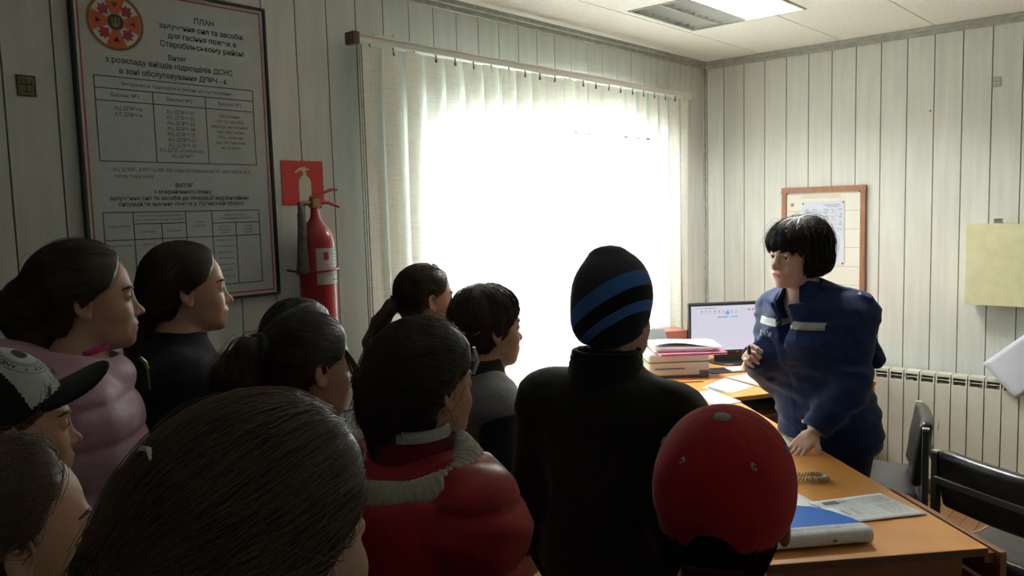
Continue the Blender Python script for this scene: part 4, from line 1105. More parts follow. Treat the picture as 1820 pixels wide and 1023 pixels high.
# coiled cord loop
f = empty('coiled_cord', (-2.40, -1.62, .75)); tag(f, 'coiled beige handset cord looping on the desk', 'cord')
pts = []; c0 = Vector(dp(.62, .17)); P0 = [Vector((-2.482, -1.560, 0)), Vector((-2.44, -1.61, 0)), Vector((-2.40, -1.665, 0)), Vector((-2.372, -1.700, 0)), Vector((-2.350, -1.700, 0)), Vector((-2.335, -1.680, 0)), Vector((-2.345, -1.645, 0)), Vector((-2.385, -1.60, 0)), Vector((-2.42, -1.555, 0)), Vector((-2.46, -1.50, 0)), Vector((-2.52, -1.45, 0))]
def crom(P, t):
    n = len(P) - 1; s = min(int(t * n), n - 1); u = t * n - s
    p0, p1, p2, p3 = P[max(s-1, 0)], P[s], P[s+1], P[min(s+2, n)]
    return .5 * ((2 * p1) + (p2 - p0) * u + (2*p0 - 5*p1 + 4*p2 - p3) * u*u + (3*p1 - p0 - 3*p2 + p3) * u**3)
turns = 62; N_ = turns * 9
for i in range(N_ + 1):
    t = i / N_; p = crom(P0, t); d = (crom(P0, min(1, t + .004)) - crom(P0, max(0, t - .004))).normalized(); s = d.cross(Vector((0, 0, 1)))
    w = 2 * math.pi * turns * t
    pts.append(p + s * .0072 * math.cos(w) + Vector((0, 0, .7608 + .0072 * math.sin(w))))
m = MB(); m.tube(pts, .0026, 5); kid(m, 'coil', mat('beige_cord', (.50, .42, .30), .5), f)
# phone handset base hidden by the cap: beige desk phone
ph = empty('telephone', (-2.62, -1.345, .75), math.radians(48)); tag(ph, 'beige desk telephone behind the red cap, joined to the coiled cord', 'telephone')
m = MB(); m.add([(-.09, -.10, 0), (.09, -.10, 0), (.09, .10, 0), (-.09, .10, 0), (-.085, -.095, .035), (.085, -.095, .035), (.085, .095, .065), (-.085, .095, .065)], [(0, 3, 2, 1), (4, 5, 6, 7), (0, 1, 5, 4), (1, 2, 6, 5), (2, 3, 7, 6), (3, 0, 4, 7)]); m.build('base', mat('beige_plastic', (.48, .43, .33), .4), ph, bevel=.006)
m = MB(); m.tube([(-.062, -.09, .068), (-.062, -.05, .082), (-.062, .05, .092), (-.062, .09, .082)], [.021, .014, .014, .021], 10); m.build('handset', bpy.data.materials['beige_plastic'], ph)
m = MB()
for r in range(4):
    for c in range(3): m.box((-.01 + c * .028, -.07 + r * .028, .0405 + r * .0042), (.01 + c * .028, -.05 + r * .028, .0485 + r * .0042))
m.build('keys', m_silver, ph)

# ---------------------------------------------------------------- chairs
m_vinyl = mat('black_vinyl', (.022, .022, .024), .33, bump=.35, bscale=45); m_leg = mat('grey_steel', (.12, .12, .12), .4, metal=.6); m_capp = mat('pale_cap', (.40, .38, .32), .5)
def chair(label, loc, deg, bz0, bz1, bw, lean=8, tear=False, ups=True):
    """local: +x is the way the sitter faces"""
    c = empty('office_chair', loc, math.radians(deg)); tag(c, label, 'chair')
    def S(p):
        q = p.copy(); d = rbox(q, (.0, 0, .445), (.21, .215, .030), .028)
        return smin(d, ell(q, (0, 0, .465), (.20, .20, .022)), .02) - .0015 * fbm(q, 18, 4)
    sdf_obj('seat', S, (-.25, -.25, .40), (.25, .25, .51), .007, m_vinyl, c)
    la = math.radians(lean); zc = (bz0 + bz1) / 2; hh = (bz1 - bz0) / 2
    R = rotm(0, -lean)
    def Bk(p):
        q = p.copy(); q[:, 0] = q[:, 0] - .35 * (q[:, 1] ** 2)
        d = rbox(q, (-.225, 0, zc), (.026, bw / 2, hh), .024, R)
        d = smax(d, -(.0) - (bw * .62 - np.abs(q[:, 1]) - .10 * np.clip((q[:, 2] - zc) / hh, 0, 1)) , .05) if False else d
        d = smin(d, ell(q, (-.215, 0, zc), (.035, bw * .42, hh * .8), R), .03)
        return d - .0012 * fbm(q, 16, 8)
    b = sdf_obj('backrest', Bk, (-.34, -bw / 2 - .05, bz0 - .03), (-.10, bw / 2 + .05, bz1 + .03), .006, m_vinyl, c)
    if tear:
        m = MB(); m.add([(-.288, .01, bz1 - .030), (-.290, -.02, bz1 - .055), (-.286, -.006, bz1 - .095), (-.284, .012, bz1 - .060)], [(0, 1, 2, 3)]); m.build('torn_patch', mat('exposed_foam', (.30, .24, .12), .9), c)
    for sy in (1, -1):
        y = sy * .242
        m = MB(); t = .012
        m.box((-.225 - t, y - t, 0), (-.225 + t, y + t, (bz1 - .02) if ups else .46)); m.build('rear_leg', m_leg, c, bevel=.002)
        if ups: m = MB(); m.box((-.225 - t - .001, y - t - .001, bz1 - .02), (-.225 + t + .001, y + t + .001, bz1 - .012)); m.build('tube_cap', m_capp, c, bevel=.001)
        m = MB(); m.box((.19 - t, y - t, 0), (.19 + t, y + t, .43)); m.build('front_leg', m_leg, c, bevel=.002)
        m = MB(); m.box((-.213, y - t, .40), (.178, y + t, .424)); m.build('side_rail', m_leg, c, bevel=.002)
    for xr in (-.235, .18):
        m = MB(); m.box((xr, -.230, .40), (xr + .02, .230, .42)); m.build('cross_rail', m_leg, c, bevel=.002)
    m = MB(); m.box((-.262, -.222, zc - .012), (-.246, .222, zc + .012)); m.build('back_bar', m_leg, c, bevel=.002)
    return c
chair('black vinyl chair beside the woman, its torn backrest seen edge-on', (-1.352, -1.490, 0), 108, .49, .765, .40, tear=True)
chair('black vinyl chair nearest the desk corner, backrest towards the camera', (-1.82, -2.235, 0), -28, .585, .795, .46)
m = MB(); m.tube([(-.75, -1.60, .004), (-.62, -1.70, .004), (-.50, -1.77, .004), (-.35, -1.80, .004), (-.18, -1.78, .004)], .004, 6); o = m.build('power_cable', mat('white_cable', (.6, .6, .56), .5)); tag(o, 'white cable lying on the wooden floor behind the chairs', 'cable')
# ---------------------------------------------------------------- clothing and figures
def head_nodes(P, nt):
    """head-local coordinates inside a material (the mesh lives in the figure's own frame)"""
    N, L = nt.nodes, nt.links
    tc = N.new('ShaderNodeTexCoord'); mp = N.new('ShaderNodeMapping'); mp.vector_type = 'TEXTURE'
    mp.inputs['Location'].default_value = tuple(float(v) for v in P.hc)
    e = Matrix([[float(x) for x in r] for r in P.R]).to_euler('XYZ'); mp.inputs['Rotation'].default_value = tuple(e); mp.inputs['Scale'].default_value = (P.s,) * 3
    L.new(tc.outputs['Object'], mp.inputs['Vector'])
    return mp.outputs['Vector']
def skin_mat(P, col=(.56, .33, .24), lip=(.42, .13, .11)):
    m = mat('skin', col, .48, spec=.35, bump=.12, bscale=350)
    nt = m.node_tree; N, L = nt.nodes, nt.links; b = N['Principled BSDF']
    b.inputs['Subsurface Weight'].default_value = .12; b.inputs['Subsurface Radius'].default_value = (.012, .005, .003); b.inputs['Subsurface Scale'].default_value = .5
    h = head_nodes(P, nt)
    cur = None; base = N.new('ShaderNodeRGB'); base.outputs[0].default_value = (*col, 1); cur = base.outputs[0]
    mir = N.new('ShaderNodeVectorMath'); mir.operation = 'ABSOLUTE'; L.new(h, mir.inputs[0])
    for src, c, sc, cc, e0, e1, k in ((h, (.104, 0, -.0655), (.022, .0255, .0100), lip, .75, 1.05, .85), (mir.outputs[0], (.078, .040, .038), (.030, .028, .026), (col[0] * 1.02, col[1] * .74, col[2] * .72), .2, 1.1, .0),
                                      (h, (.118, 0, -.036), (.020, .020, .014), (col[0] * 1.0, col[1] * .80, col[2] * .78), .3, 1.1, .6)):
        if k == 0: continue
        s = N.new('ShaderNodeVectorMath'); s.operation = 'SUBTRACT'; s.inputs[1].default_value = c; L.new(src, s.inputs[0])
        d = N.new('ShaderNodeVectorMath'); d.operation = 'DIVIDE'; d.inputs[1].default_value = sc; L.new(s.outputs[0], d.inputs[0])
        l = N.new('ShaderNodeVectorMath'); l.operation = 'LENGTH'; L.new(d.outputs[0], l.inputs[0])
        r = N.new('ShaderNodeMapRange'); r.inputs['From Min'].default_value = e0; r.inputs['From Max'].default_value = e1; r.inputs['To Min'].default_value = k; r.inputs['To Max'].default_value = 0; L.new(l.outputs['Value'], r.inputs['Value'])
        mx = N.new('ShaderNodeMix'); mx.data_type = 'RGBA'; L.new(r.outputs[0], mx.inputs['Factor']); L.new(cur, mx.inputs['A']); mx.inputs['B'].default_value = (*cc, 1); cur = mx.outputs['Result']
    L.new(cur, b.inputs['Base Color'])
    return m
m_eye = mat('eye_white', (.62, .58, .55), .25); m_iris = mat('iris_brown', (.09, .045, .02), .2); m_irisb = mat('iris_grey', (.14, .16, .17), .2); m_pup = mat('pupil', (.004, .004, .004), .1)
m_hairk = mat('black_hair', (.012, .009, .008), .42, spec=.5); m_hairb = mat('dark_brown_hair', (.040, .023, .014), .45, spec=.5); m_hairm = mat('brown_hair', (.13, .080, .048), .45, spec=.5); m_hairl = mat('light_brown_hair', (.13, .085, .05), .5, spec=.4)
def cloth(name, col, **k):
    d = dict(rough=.85, spec=.2, noise=.12, nscale=120, bump=.35, bscale=420, sheen=.1); d.update(k); return mat(name, col, **d)

def brows(P, m):
    pts = []
    for sg in (1, -1):
        for j in range(7):
            t = np.linspace(0, 1, 9); y = .012 + .038 * t; x = .105 - .035 * t ** 2; z = .0185 + .0062 * np.sin(t * 2.6) + (j - 3) * .0009 * (1 - .6 * t)
            q = np.stack([x, y * sg, z], 1).astype(np.float32); p = P.fromh(q)
            for _ in range(3): p = p - (P.head(p) - .0004)[:, None] * grad(P.head, p)
            pts.append(p)
    for k in (0, 7): strands_mesh('eyebrow', np.stack(pts[k:k + 7]), .0011 * P.s, m, P.bodyo, taper=True)
def lashes(P, m):
    for sg in (1, -1):
        t = np.linspace(-1, 1, 11); pts = []
        for j in range(2):
            q = np.stack([.0955 - .007 * t ** 2 + .0015 * j, sg * (.0325 + .0135 * t), .0060 * np.sqrt(np.clip(1 - t * t, 0, 1)) + .0005 - .0012 * j], 1).astype(np.float32); p = P.fromh(q)
            for _ in range(2): p = p - (P.head(p) - .0004)[:, None] * grad(P.head, p)
            pts.append(p)
        strands_mesh('eyelashes', np.stack(pts), .0009 * P.s, m, P.bodyo)

def torso(P, p, th, bulk=1., flare=0.):
    N = P.N; k = P.k; b = P.b * bulk
    nb = N['neck'] + np.array([-.012, 0, -.045])
    t = None
    for t_ in 'LR':
        c = cap(p, nb + np.array([0, 0, -th * .7]), N['sh' + t_] + np.array([0, 0, -.005]), .050 + th * .7, .050 * b + th)
        t = c if t is None else smin(t, c, .05)
    t = smin(t, ell(p, N['chest'] - np.array([0, 0, .03]), (.100 * b + th, .150 * k + th, .17 * k)), .07)
    t = smin(t, ell(p, N['waist'], (.095 * b + th, .135 * k + th, .19 * k)), .08)
    t = smin(t, ell(p, N['hip'] + np.array([0, 0, -.02]), (.115 * b + th + flare, .160 * k + th + flare, .17 * k)), .08)
    return t
def sleeve(P, p, s, th, cuff=.06):
    N = P.N; b = P.b; w = N['wr' + s]; e = N['el' + s]; d = (w - e) / np.linalg.norm(w - e)
    a = cap(p, N['sh' + s], e, .050 * b + th, .040 * b + th)
    return smin(a, cap(p, e, w - d * .0, .040 * b + th, .030 + th * .8), .03)
def folds(P, p, amp, seed):
    """cloth creases, strongest at elbows and waist"""
    k = np.full(len(p), .45, np.float32)
    for s in 'LR':
        k += .9 * np.exp(-(np.linalg.norm(p - P.N['el' + s].astype(np.float32), axis=1) / .10) ** 2)
        k += .5 * np.exp(-(np.linalg.norm(p - P.N['sh' + s].astype(np.float32), axis=1) / .10) ** 2)
    q = p.copy(); q[:, 2] *= 1.9
    n = fbm(q, 13, seed, 3)
    r = 1 - np.abs(n) * 2.2
    return amp * k * (np.clip(r, -1, 1) * .8 + fbm(q, 5, seed + 3, 2) * .8)
def jacket_F(P, th=.018, hem=.70, bulk=1., collar=.05, cr=.020, puff=0., pz=.07, amp=.0045, seed=1, flare=.0, sleeves=True, copen=0., zip_=True):
    N = P.N; nr = .056 * P.s; nb = N['neck'] + np.array([-.012, 0, -.05]); up = (P.hc - nb); up = up / np.linalg.norm(up)
    up = up * .5 + np.array([0, 0, .5]); up /= np.linalg.norm(up)
    def F(p):
        t = torso(P, p, th, bulk, flare)
        if sleeves:
            for s in 'LR': t = smin(t, sleeve(P, p, s, th), .035)
        if collar:
            c = cap(p, nb, nb + up * (collar + .045), nr + cr + .012, nr + cr)
            t = smin(t, c, .025)
            tp = nb + up * (collar + .045)
            t = smax(t, ((p - tp) @ up.astype(np.float32)) , .008)
        d = t - folds(P, p, amp, seed)
        if puff:
            ph = p[:, 2] + .25 * np.abs(p[:, 1]) * 0
            d = d - puff * (np.sqrt(np.abs(np.sin(math.pi * ph / pz)) + .002) - .6)
        hole = cap(p, nb + up * .035, nb + up * .35, nr + .004 + copen, nr + .012 + copen * 2)
        d = smax(d, -hole, .008)
        if zip_:
            zc = np.abs(p[:, 1]) - .0018
            d = np.where((p[:, 0] > .03), smax(d, -np.maximum(zc, -(d + .004)), .003), d)
        d = smax(d, hem * P.k - p[:, 2], .012)
        for s in 'LR':
            w = N['wr' + s]; e = N['el' + s]; dv = ((w - e) / np.linalg.norm(w - e)).astype(np.float32)
            cut = (p - (w - dv * .004).astype(np.float32)) @ dv
            near = np.linalg.norm(p - w.astype(np.float32), axis=1) - .10
            d = np.where(near < 0, smax(d, cut, .006), d) if sleeves else d
        return d
    return F
def garment(P, name, F, m, h=.008, zlo=None, zhi=None, h_hi=None, parent=None, sm=1):
    lo, hi = P.bounds(); lo = lo - .03; hi = hi + .03
    zlo = zlo if zlo is not None else lo[2]; zhi = zhi if zhi is not None else P.hc[2] + .05
    lo[2] = zlo; hi[2] = zhi
    return sdf_obj(name, F, lo, hi, h, m, parent or P.root, sm=sm)
def trousers_F(P, th=.014, waist=.86, bulk=1.):
    N = P.N; k = P.k
    def F(p):
        d = ell(p, N['hip'] - np.array([0, 0, .03]), (.105 * P.b * bulk + th, .150 * k * (1 if bulk == 1 else 1.05) + th, .15 * k))
        for s in 'LR':
            l = cap(p, N['hp' + s], N['kn' + s], .080 * k * bulk + th, .058 * k + th)
            l = smin(l, cap(p, N['kn' + s], N['an' + s] + np.array([0, 0, -.02]), .056 * k + th, .050 * k + th), .03)
            d = smin(d, l, .04)
        q = p.copy(); q[:, 2] *= .7
        d = d - .004 * fbm(q, 14, 5)
        d = smax(d, p[:, 2] - waist * k - .04, .01)
        return smax(d, .055 - p[:, 2], .01)
    return F
def shoes(P, m, sole):
    for s in 'LR':
        a = P.N['an' + s]
        def F(p):
            d = ell(p, (a[0] + .055, a[1], .040), (.135, .047, .045))
            d = smin(d, cap(p, (a[0], a[1], .05), (a[0] - .005, a[1], .10), .046, .044), .03)
            d = smax(d, .012 - p[:, 2], .006)
            return smax(d, p[:, 2] - .105, .006)
        o = sdf_obj('shoe', F, (a[0] - .12, a[1] - .08, -.0), (a[0] + .22, a[1] + .08, .13), .007, m, P.root)
        def G(p):
            d = ell(p, (a[0] + .055, a[1], .010), (.140, .050, .05)); return smax(np.abs(p[:, 2] - .008) - .0078, d, .004)
        sdf_obj('sole', G, (a[0] - .12, a[1] - .08, -.012), (a[0] + .22, a[1] + .08, .03), .006, sole, o)
def decal(F, c, U, Vd, verts, faces, m, name, parent, off=.0012, it=3, mi=None, dirn=None):
    c = np.asarray(c, np.float32); U = np.asarray(U, np.float32); Vd = np.asarray(Vd, np.float32)
    v = np.asarray(verts, np.float32); p = c + v[:, :1] * U + v[:, 1:2] * Vd
    if dirn is not None:
        dn = np.asarray(dirn, np.float32); dn = dn / np.linalg.norm(dn)
        for _ in range(22): p = p + np.clip(F(p) - off, -.02, .05)[:, None] * .8 * dn
    else:
        for _ in range(it): p = p - (F(p) - off)[:, None] * grad(F, p, .003)
    me = bpy.data.meshes.new(name); me.from_pydata([tuple(x) for x in p], [], [list(f) for f in faces])
    for k in (m if isinstance(m, (list, tuple)) else [m]): me.materials.append(k)
    if mi: me.polygons.foreach_set('material_index', mi)
    me.update(); o = bpy.data.objects.new(name, me); return link(o, parent)
def gridpatch(u0, u1, v0, v1, n, k):
    vs = [(u0 + (u1-u0) * i / n, v0 + (v1-v0) * j / k) for i in range(n + 1) for j in range(k + 1)]
    return vs, [(i*(k+1)+j, (i+1)*(k+1)+j, (i+1)*(k+1)+j+1, i*(k+1)+j+1) for i in range(n) for j in range(k)]
m_shoe = cloth('dark_shoe', (.02, .02, .022), rough=.5); m_sole = mat('rubber_sole', (.05, .05, .05), .8); m_jean = cloth('dark_trousers', (.018, .022, .035))
def lower(P, m=None, waist=.86):
    garment(P, 'trousers', trousers_F(P, waist=waist), m or m_jean, .012, 0.03, .95 * P.k, sm=1)
    shoes(P, m_shoe, m_sole)
def R_(d): return math.radians(d)
def ponyF(P, pts, rs, k=.02, amp=.004, wave=0.):
    Wp = [P.fromh(q) for q in pts]; rs = [r * P.s for r in rs]
    return lambda p: chain(p, Wp, rs, k) - amp * fbm(P.toh(p) * np.array([3, 3, .8], np.float32), 22, 6)
def join(*Fs, k=.02):
    def F(p):
        d = Fs[0](p)
        for f in Fs[1:]: d = smin(d, f(p), k)
        return d
    return F
def band(P, c, nrm, r, t, m, name='hair_tie'):
    """a ring of cloth round a tail of hair"""
    n = np.asarray(nrm, float); n /= np.linalg.norm(n); a = np.cross(n, (.1, 1, .3)); a /= np.linalg.norm(a); b = np.cross(n, a)
    mb = MB(); pts = [P.fromh(np.array(c) + (a * math.cos(w) + b * math.sin(w)) * r) for w in np.linspace(0, 2 * math.pi, 18)]
    mb.tube(pts, t, 8); return mb.build(name, m, P.root)
def flyaway(P, F, hobj, m, n, seed, tie=(-.1, 0, .0), lift=.008, jit=.55, K=9, step=.012, reg=None, r=.0004):
    return P.groom(F, hobj, tie, m, n=n, K=K, step=step, lift=lift, r=r, seed=seed, jitter=jit, name='stray_hairs', reg=reg)
# ================================================================ the children
# --- girl in the pink jacket
P = Person((-4.267, -.734, 0), -15, 1.480, 'girl in a pale pink padded jacket, dark hair in a bun, seen in profile', o=dict(lid=.0026, w=.96), female=True, s=.99, hpitch=-1, sw=.138)
P.make_body(skin_mat(P), m_hairb, .0036); P.eyes(m_eye, (m_iris, m_pup)); brows(P, m_hairb); lashes(P, m_hairk)
F = join(P.hair_base(.012, nape=-.10), ponyF(P, [(-.08, 0, .0), (-.115, .0, -.02), (-.10, 0, -.075)], [.055, .045, .045]), ponyF(P, [(-.125, .0, .035), (-.135, 0, .0), (-.125, 0, -.035)], [.022, .034, .024]), k=.015)
h = P.make_hair(F, m_hairb, .005, amp=.003); P.groom(F, h, (-.15, 0, .0), m_hairb, n=1800, r=.0005); flyaway(P, F, h, m_hairb, 60, 5)
pinkm = cloth('pink_nylon', (.52, .30, .40), rough=.5, spec=.3, noise=.1, nscale=14, bump=.5, bscale=60)
F = jacket_F(P, th=.034, hem=.66, collar=.035, cr=.045, puff=.012, pz=.085, amp=.009, seed=2, copen=.03)
nb = P.N['neck']; Fh = lambda p: ell(p, (-.115, 0, nb[2] - .02), (.085, .13, .085)) - .006 * fbm(p, 18, 3)
Fj = lambda p: smin(F(p), smin(Fh(p), torus(p, (.01, 0, nb[2] - .015), .088, .030, rotm(0, 14), sy=1.05), .03), .02)
garment(P, 'jacket', Fj, pinkm, .0065)
mb = MB(); mb.tube([(.072 + .012 * math.cos(a) * 0 + .092 * (math.cos(a) - 1) * .9, .095 * math.sin(a), nb[2] + .022 + .012 * math.cos(a)) for a in np.linspace(-1.25, 1.25, 14)], .0065, 8); mb.build('collar_edge', cloth('magenta_trim', (.42, .02, .20)), P.root)
mb = MB(); mb.tube([(.135, -.015, nb[2] - .005), (.146, -.012, nb[2] - .018), (.150, -.012, nb[2] - .034)], .004, 6); mb.tube([(.150, -.012, nb[2] - .034), (.152, -.012, nb[2] - .085)], .0022, 6); mb.build('zip_pull', mat('brass', (.35, .26, .12), .35, metal=.8), P.root)
lower(P)
# --- girl beside the plan
P = Person((-3.961, -.593, 0), -17, 1.468, 'girl in a dark navy jacket, brown hair tied back, in front of the plan', o=dict(lid=.0036, w=.95), female=True, s=.96, hpitch=-1, sw=.132)
P.make_body(skin_mat(P), m_hairb, .0036); P.eyes(m_eye, (m_irisb, m_pup)); brows(P, m_hairb); lashes(P, m_hairk)
F = join(P.hair_base(.010, nape=-.10), ponyF(P, [(-.08, 0, -.01), (-.115, .01, -.05), (-.125, .02, -.14), (-.12, .02, -.24)], [.050, .040, .038, .026]))
h = P.make_hair(F, m_hairb, .005, pad=.32, amp=.002); P.groom(F, h, (-.13, 0, -.03), m_hairb, n=1800, r=.0005); flyaway(P, F, h, m_hairm, 40, 7)
F = jacket_F(P, th=.022, hem=.66, collar=.035, cr=.022, amp=.006, seed=4); garment(P, 'jacket', F, cloth('navy_cloth', (.010, .013, .020)), .007)
nb = P.N['neck']; Fc = lambda p: smax(cap(p, nb + (-.01, 0, -.045), nb + (.0, 0, .010), .100, .077), -cap(p, nb + (-.01, 0, -.02), nb + (0, 0, .08), .060, .070), .006)
sdf_obj('collar', lambda p: smax(Fc(p), p[:, 2] - nb[2] - .022 + .25 * p[:, 0] * 0, .006), (-.16, -.16, nb[2] - .14), (.16, .16, nb[2] + .06), .006, cloth('brown_collar', (.040, .022, .015)), P.root)
mb = MB(); c = P.fromh((-.004, -.086, -.036)); mb.lathe([(0, -.002), (.002, 0), (0, .002)], tuple(c), 8); mb.build('earring', mat('brass', (.35, .26, .12), .35, metal=.8), P.root)
lower(P)
# --- boy in the cap
P = Person((-4.566, -1.178, 0), -6, 1.320, 'boy at the left edge in a black cap with a white lettered front', o=dict(lid=.0034, w=.98), s=.915, hpitch=2, sw=.122)
P.make_body(skin_mat(P, (.58, .34, .23)), m_hairb, .0034); P.eyes(m_eye, (m_iris, m_pup)); brows(P, m_hairm); lashes(P, m_hairk)
F = P.hair_base(.006, nape=-.075); h = P.make_hair(F, m_hairm, .0055); P.groom(F, h, (-.05, 0, -.3), m_hairm, n=500, r=.0005)
RC = rotm(0, -24)
def capF(q):
    q = q @ RC
    cr = ell(q, (-.002, 0, .040), (.114, .092, .118)); d = smax(cr, .020 - q[:, 2], .006)
    vs = smax(np.abs(q[:, 2] - .026 + .9 * q[:, 1] ** 2 * 2.2 + .25 * (q[:, 0] - .1) * 0) - .0030, ell(q, (.105, 0, .026), (.098, .086, .2)), .004)
    d = smin(d, vs, .006)
    a = np.arctan2(q[:, 1], q[:, 0] + .002)
    seam = np.abs(((a / (math.pi / 3) + .5) % 1) - .5) * (math.pi / 3) * np.hypot(q[:, 0], q[:, 1])
    return d + .0012 * np.exp(-(seam / .002) ** 2) * (q[:, 2] > .035)
FC = lambda p: capF(P.toh(p)) * P.s
def cfm(Pt):
    q = P.toh(Pt) @ RC; a = np.abs(np.arctan2(q[:, 1], q[:, 0] + .002))
    return ((a < math.pi / 2.9) & (q[:, 2] > .034) & (q[:, 0] > .0) & (cap(q, (.0, 0, .03), (.0, 0, .04), .0) < 1)).astype(int) * (q[:, 0] < .5)
m_cb = cloth('black_cap_cloth', (.008, .008, .009)); m_cw = cloth('white_cap_foam', (.46, .50, .47), noise=.04, bump=.15)
sdf_obj('cap', FC, P.hc - .2, P.hc + np.array([.30, .2, .24]), .0036, [m_cb, m_cw], P.root, face_mat=cfm)
cb = P.root.children[-1]
def ringv(r0, r1, n=60):
    v = []
    for k in range(n):
        a = 2 * math.pi * k / n; v += [(r0 * math.cos(a), r0 * math.sin(a)), (r1 * math.cos(a), r1 * math.sin(a))]
    return v, [(2*k, 2*((k+1) % n), 2*((k+1) % n)+1, 2*k+1) for k in range(n)]
lc = (P.R @ (RC @ np.array([.078, -.028, .118]))) * P.s + P.hc
n0 = RC @ np.array([.62, -.22, .66]); n0 = P.R @ (n0 / np.linalg.norm(n0)); Ux = np.cross((0, 0, 1), n0); Ux /= np.linalg.norm(Ux); Uy = np.cross(n0, Ux)
vs, fs = [], []
for r0, r1 in ((.052, .0535), (.0325, .034), (.0285, .0295), (.0, .012)):
    v, f = ringv(r0, r1); fs += [tuple(i + len(vs) for i in t) for t in f]; vs += v
for i, ch in enumerate("FOXX * AND * FOXX * AND *"):
    if ch == ' ': continue
    tv, tf = text_data(ch, .02); a = R_(300 - i * 14.4); k = .014
    xc = (max(v[0] for v in tv) + min(v[0] for v in tv)) / 2
    v = [((.0375 + w[1] * k) * math.cos(a - (w[0] - xc) * k / .042), (.0375 + w[1] * k) * math.sin(a - (w[0] - xc) * k / .042)) for w in tv]
    fs += [tuple(i2 + len(vs) for i2 in t) for t in tf]; vs += v
decal(FC, lc, Ux, Uy, vs, fs, mat('cap_print', (.02, .022, .03), .7), 'cap_lettering', cb)
garment(P, 'jacket', jacket_F(P, th=.022, hem=.66, collar=.03, seed=6), cloth('black_cloth', (.010, .010, .011)), .009)
lower(P)
# --- small child, lower left corner
P = Person((-4.673, -1.524, 0), 4, 1.256, 'fair haired child in the lower left corner, only forehead and hair showing', o=dict(lid=.0034, w=.98), s=.96, hpitch=3, sw=.125, hx=.03)
P.make_body(skin_mat(P, (.60, .36, .25)), m_hairl, .0034); P.eyes(m_eye, (m_irisb, m_pup)); brows(P, m_hairm)
hl2 = ([-.16, -.085, -.05, -.02, .005, .03, .055, .08, .10, .13], [-.04, -.035, -.028, -.018, -.002, .020, .036, .052, .062, .075])
F = P.hair_base(.010, hl=hl2, nape=-.075, cut=.02); h = P.make_hair(F, m_hairl, .0045, amp=.004); P.groom(F, h, (-.2, 0, .03), m_hairl, n=3500, r=.0005, lift=.003, jitter=.3); flyaway(P, F, h, m_hairl, 80, 5, tie=(-.2, 0, .05))
garment(P, 'jacket', jacket_F(P, th=.022, hem=.66, collar=.02, seed=8), cloth('dark_olive_cloth', (.016, .018, .014)), .009)
lower(P)
# --- girl in the foreground
P = Person((-4.610, -2.036, 0), 11, 1.354, 'nearest girl seen from behind, large head of loose brown hair with a clip', o=dict(lid=.004), female=True, s=.98, hyaw=0, sw=.16)
P.make_body(skin_mat(P, (.52, .34, .26)), m_hairb, .0036); P.eyes(m_eye, (m_irisb, m_pup)); brows(P, m_hairm)
hl3 = ([-.16, -.085, -.05, -.02, .005, .03, .055, .08, .10, .13], [-.03, -.028, -.026, -.022, -.006, .028, .050, .068, .080, .090])
F = join(P.hair_base(.018, hl=hl3, nape=-.10), ponyF(P, [(-.06, .0, .03), (-.085, .015, -.03), (-.095, .03, -.12), (-.09, .035, -.24)], [.070, .080, .085, .075]), ponyF(P, [(-.07, .06, .01), (-.10, .09, -.07), (-.10, .10, -.20)], [.04, .055, .06]), k=.03)
h = P.make_hair(F, m_hairb, .0045, pad=.34, amp=.003)
P.groom(F, h, (-.11, .02, .0), m_hairb, n=6500, K=14, r=.00038, lift=.002, zmin=-.02, jitter=.05); P.groom(F, h, (-.10, .02, .02), m_hairm, n=3500, K=14, r=.00036, lift=.003, zmin=.02, jitter=.06, name='lighter_strands')
P.groom(F, h, (-.10, .04, -.9), m_hairb, n=2500, K=14, r=.00045, lift=.003, zmin=-.3, jitter=.10, name='long_strands', reg=lambda q: q[:, 2] < .03)
flyaway(P, F, h, m_hairm, 70, 5, lift=.010, r=.0003)
mb = MB(); c = P.fromh((-.086, .012, .105))[None].astype(np.float32)
for _ in range(4): c = c - (F(c) - .006)[:, None] * grad(F, c)
c = c[0]; mb.tube([c + np.array(v) for v in ((-.004, -.013, -.003), (0, -.006, .0035), (.001, .004, .0035), (.002, .012, -.002))], [.0015, .003, .003, .0015], 8); mb.build('hair_clip', mat('steel_clip', (.55, .55, .52), .2, metal=.9), P.root, bevel=.002)
garment(P, 'jacket', jacket_F(P, th=.022, hem=.66, collar=.02, seed=9), cloth('black_coat', (.010, .010, .011)), .009)
lower(P)
# --- girl with the ponytail and loose strands
P = Person((-3.885, -1.024, 0), -4, 1.292, 'girl with a dark ponytail in a teal band, loose strands by her face', o=dict(lid=.004), female=True, s=1.02, hpitch=4, hyaw=0, sw=.145)
P.make_body(skin_mat(P, (.50, .30, .21)), m_hairk, .004); P.eyes(m_eye, (m_iris, m_pup)); brows(P, m_hairk)
F = join(P.hair_base(.011, nape=-.08), ponyF(P, [(-.09, 0, .055), (-.135, .01, .045), (-.165, .02, -.01), (-.165, .03, -.09), (-.14, .03, -.16)], [.028, .038, .046, .044, .030]), k=.012)
h = P.make_hair(F, m_hairk, .005, pad=.32, amp=.003); P.groom(F, h, (-.12, 0, .05), m_hairb, n=1500, r=.0005, reg=lambda q: q[:, 0] > -.11); P.groom(F, h, (-.16, .02, -.8), m_hairb, n=900, r=.0006, lift=.006, zmin=-.3, name='tail_strands', reg=lambda q: q[:, 0] < -.10); flyaway(P, F, h, m_hairb, 90, 5, lift=.012)
band(P, (-.112, .005, .052), (-1, 0, -.15), .032, .010, cloth('teal_fluff', (.02, .06, .07)))
rg = np.random.RandomState(4); pth = []
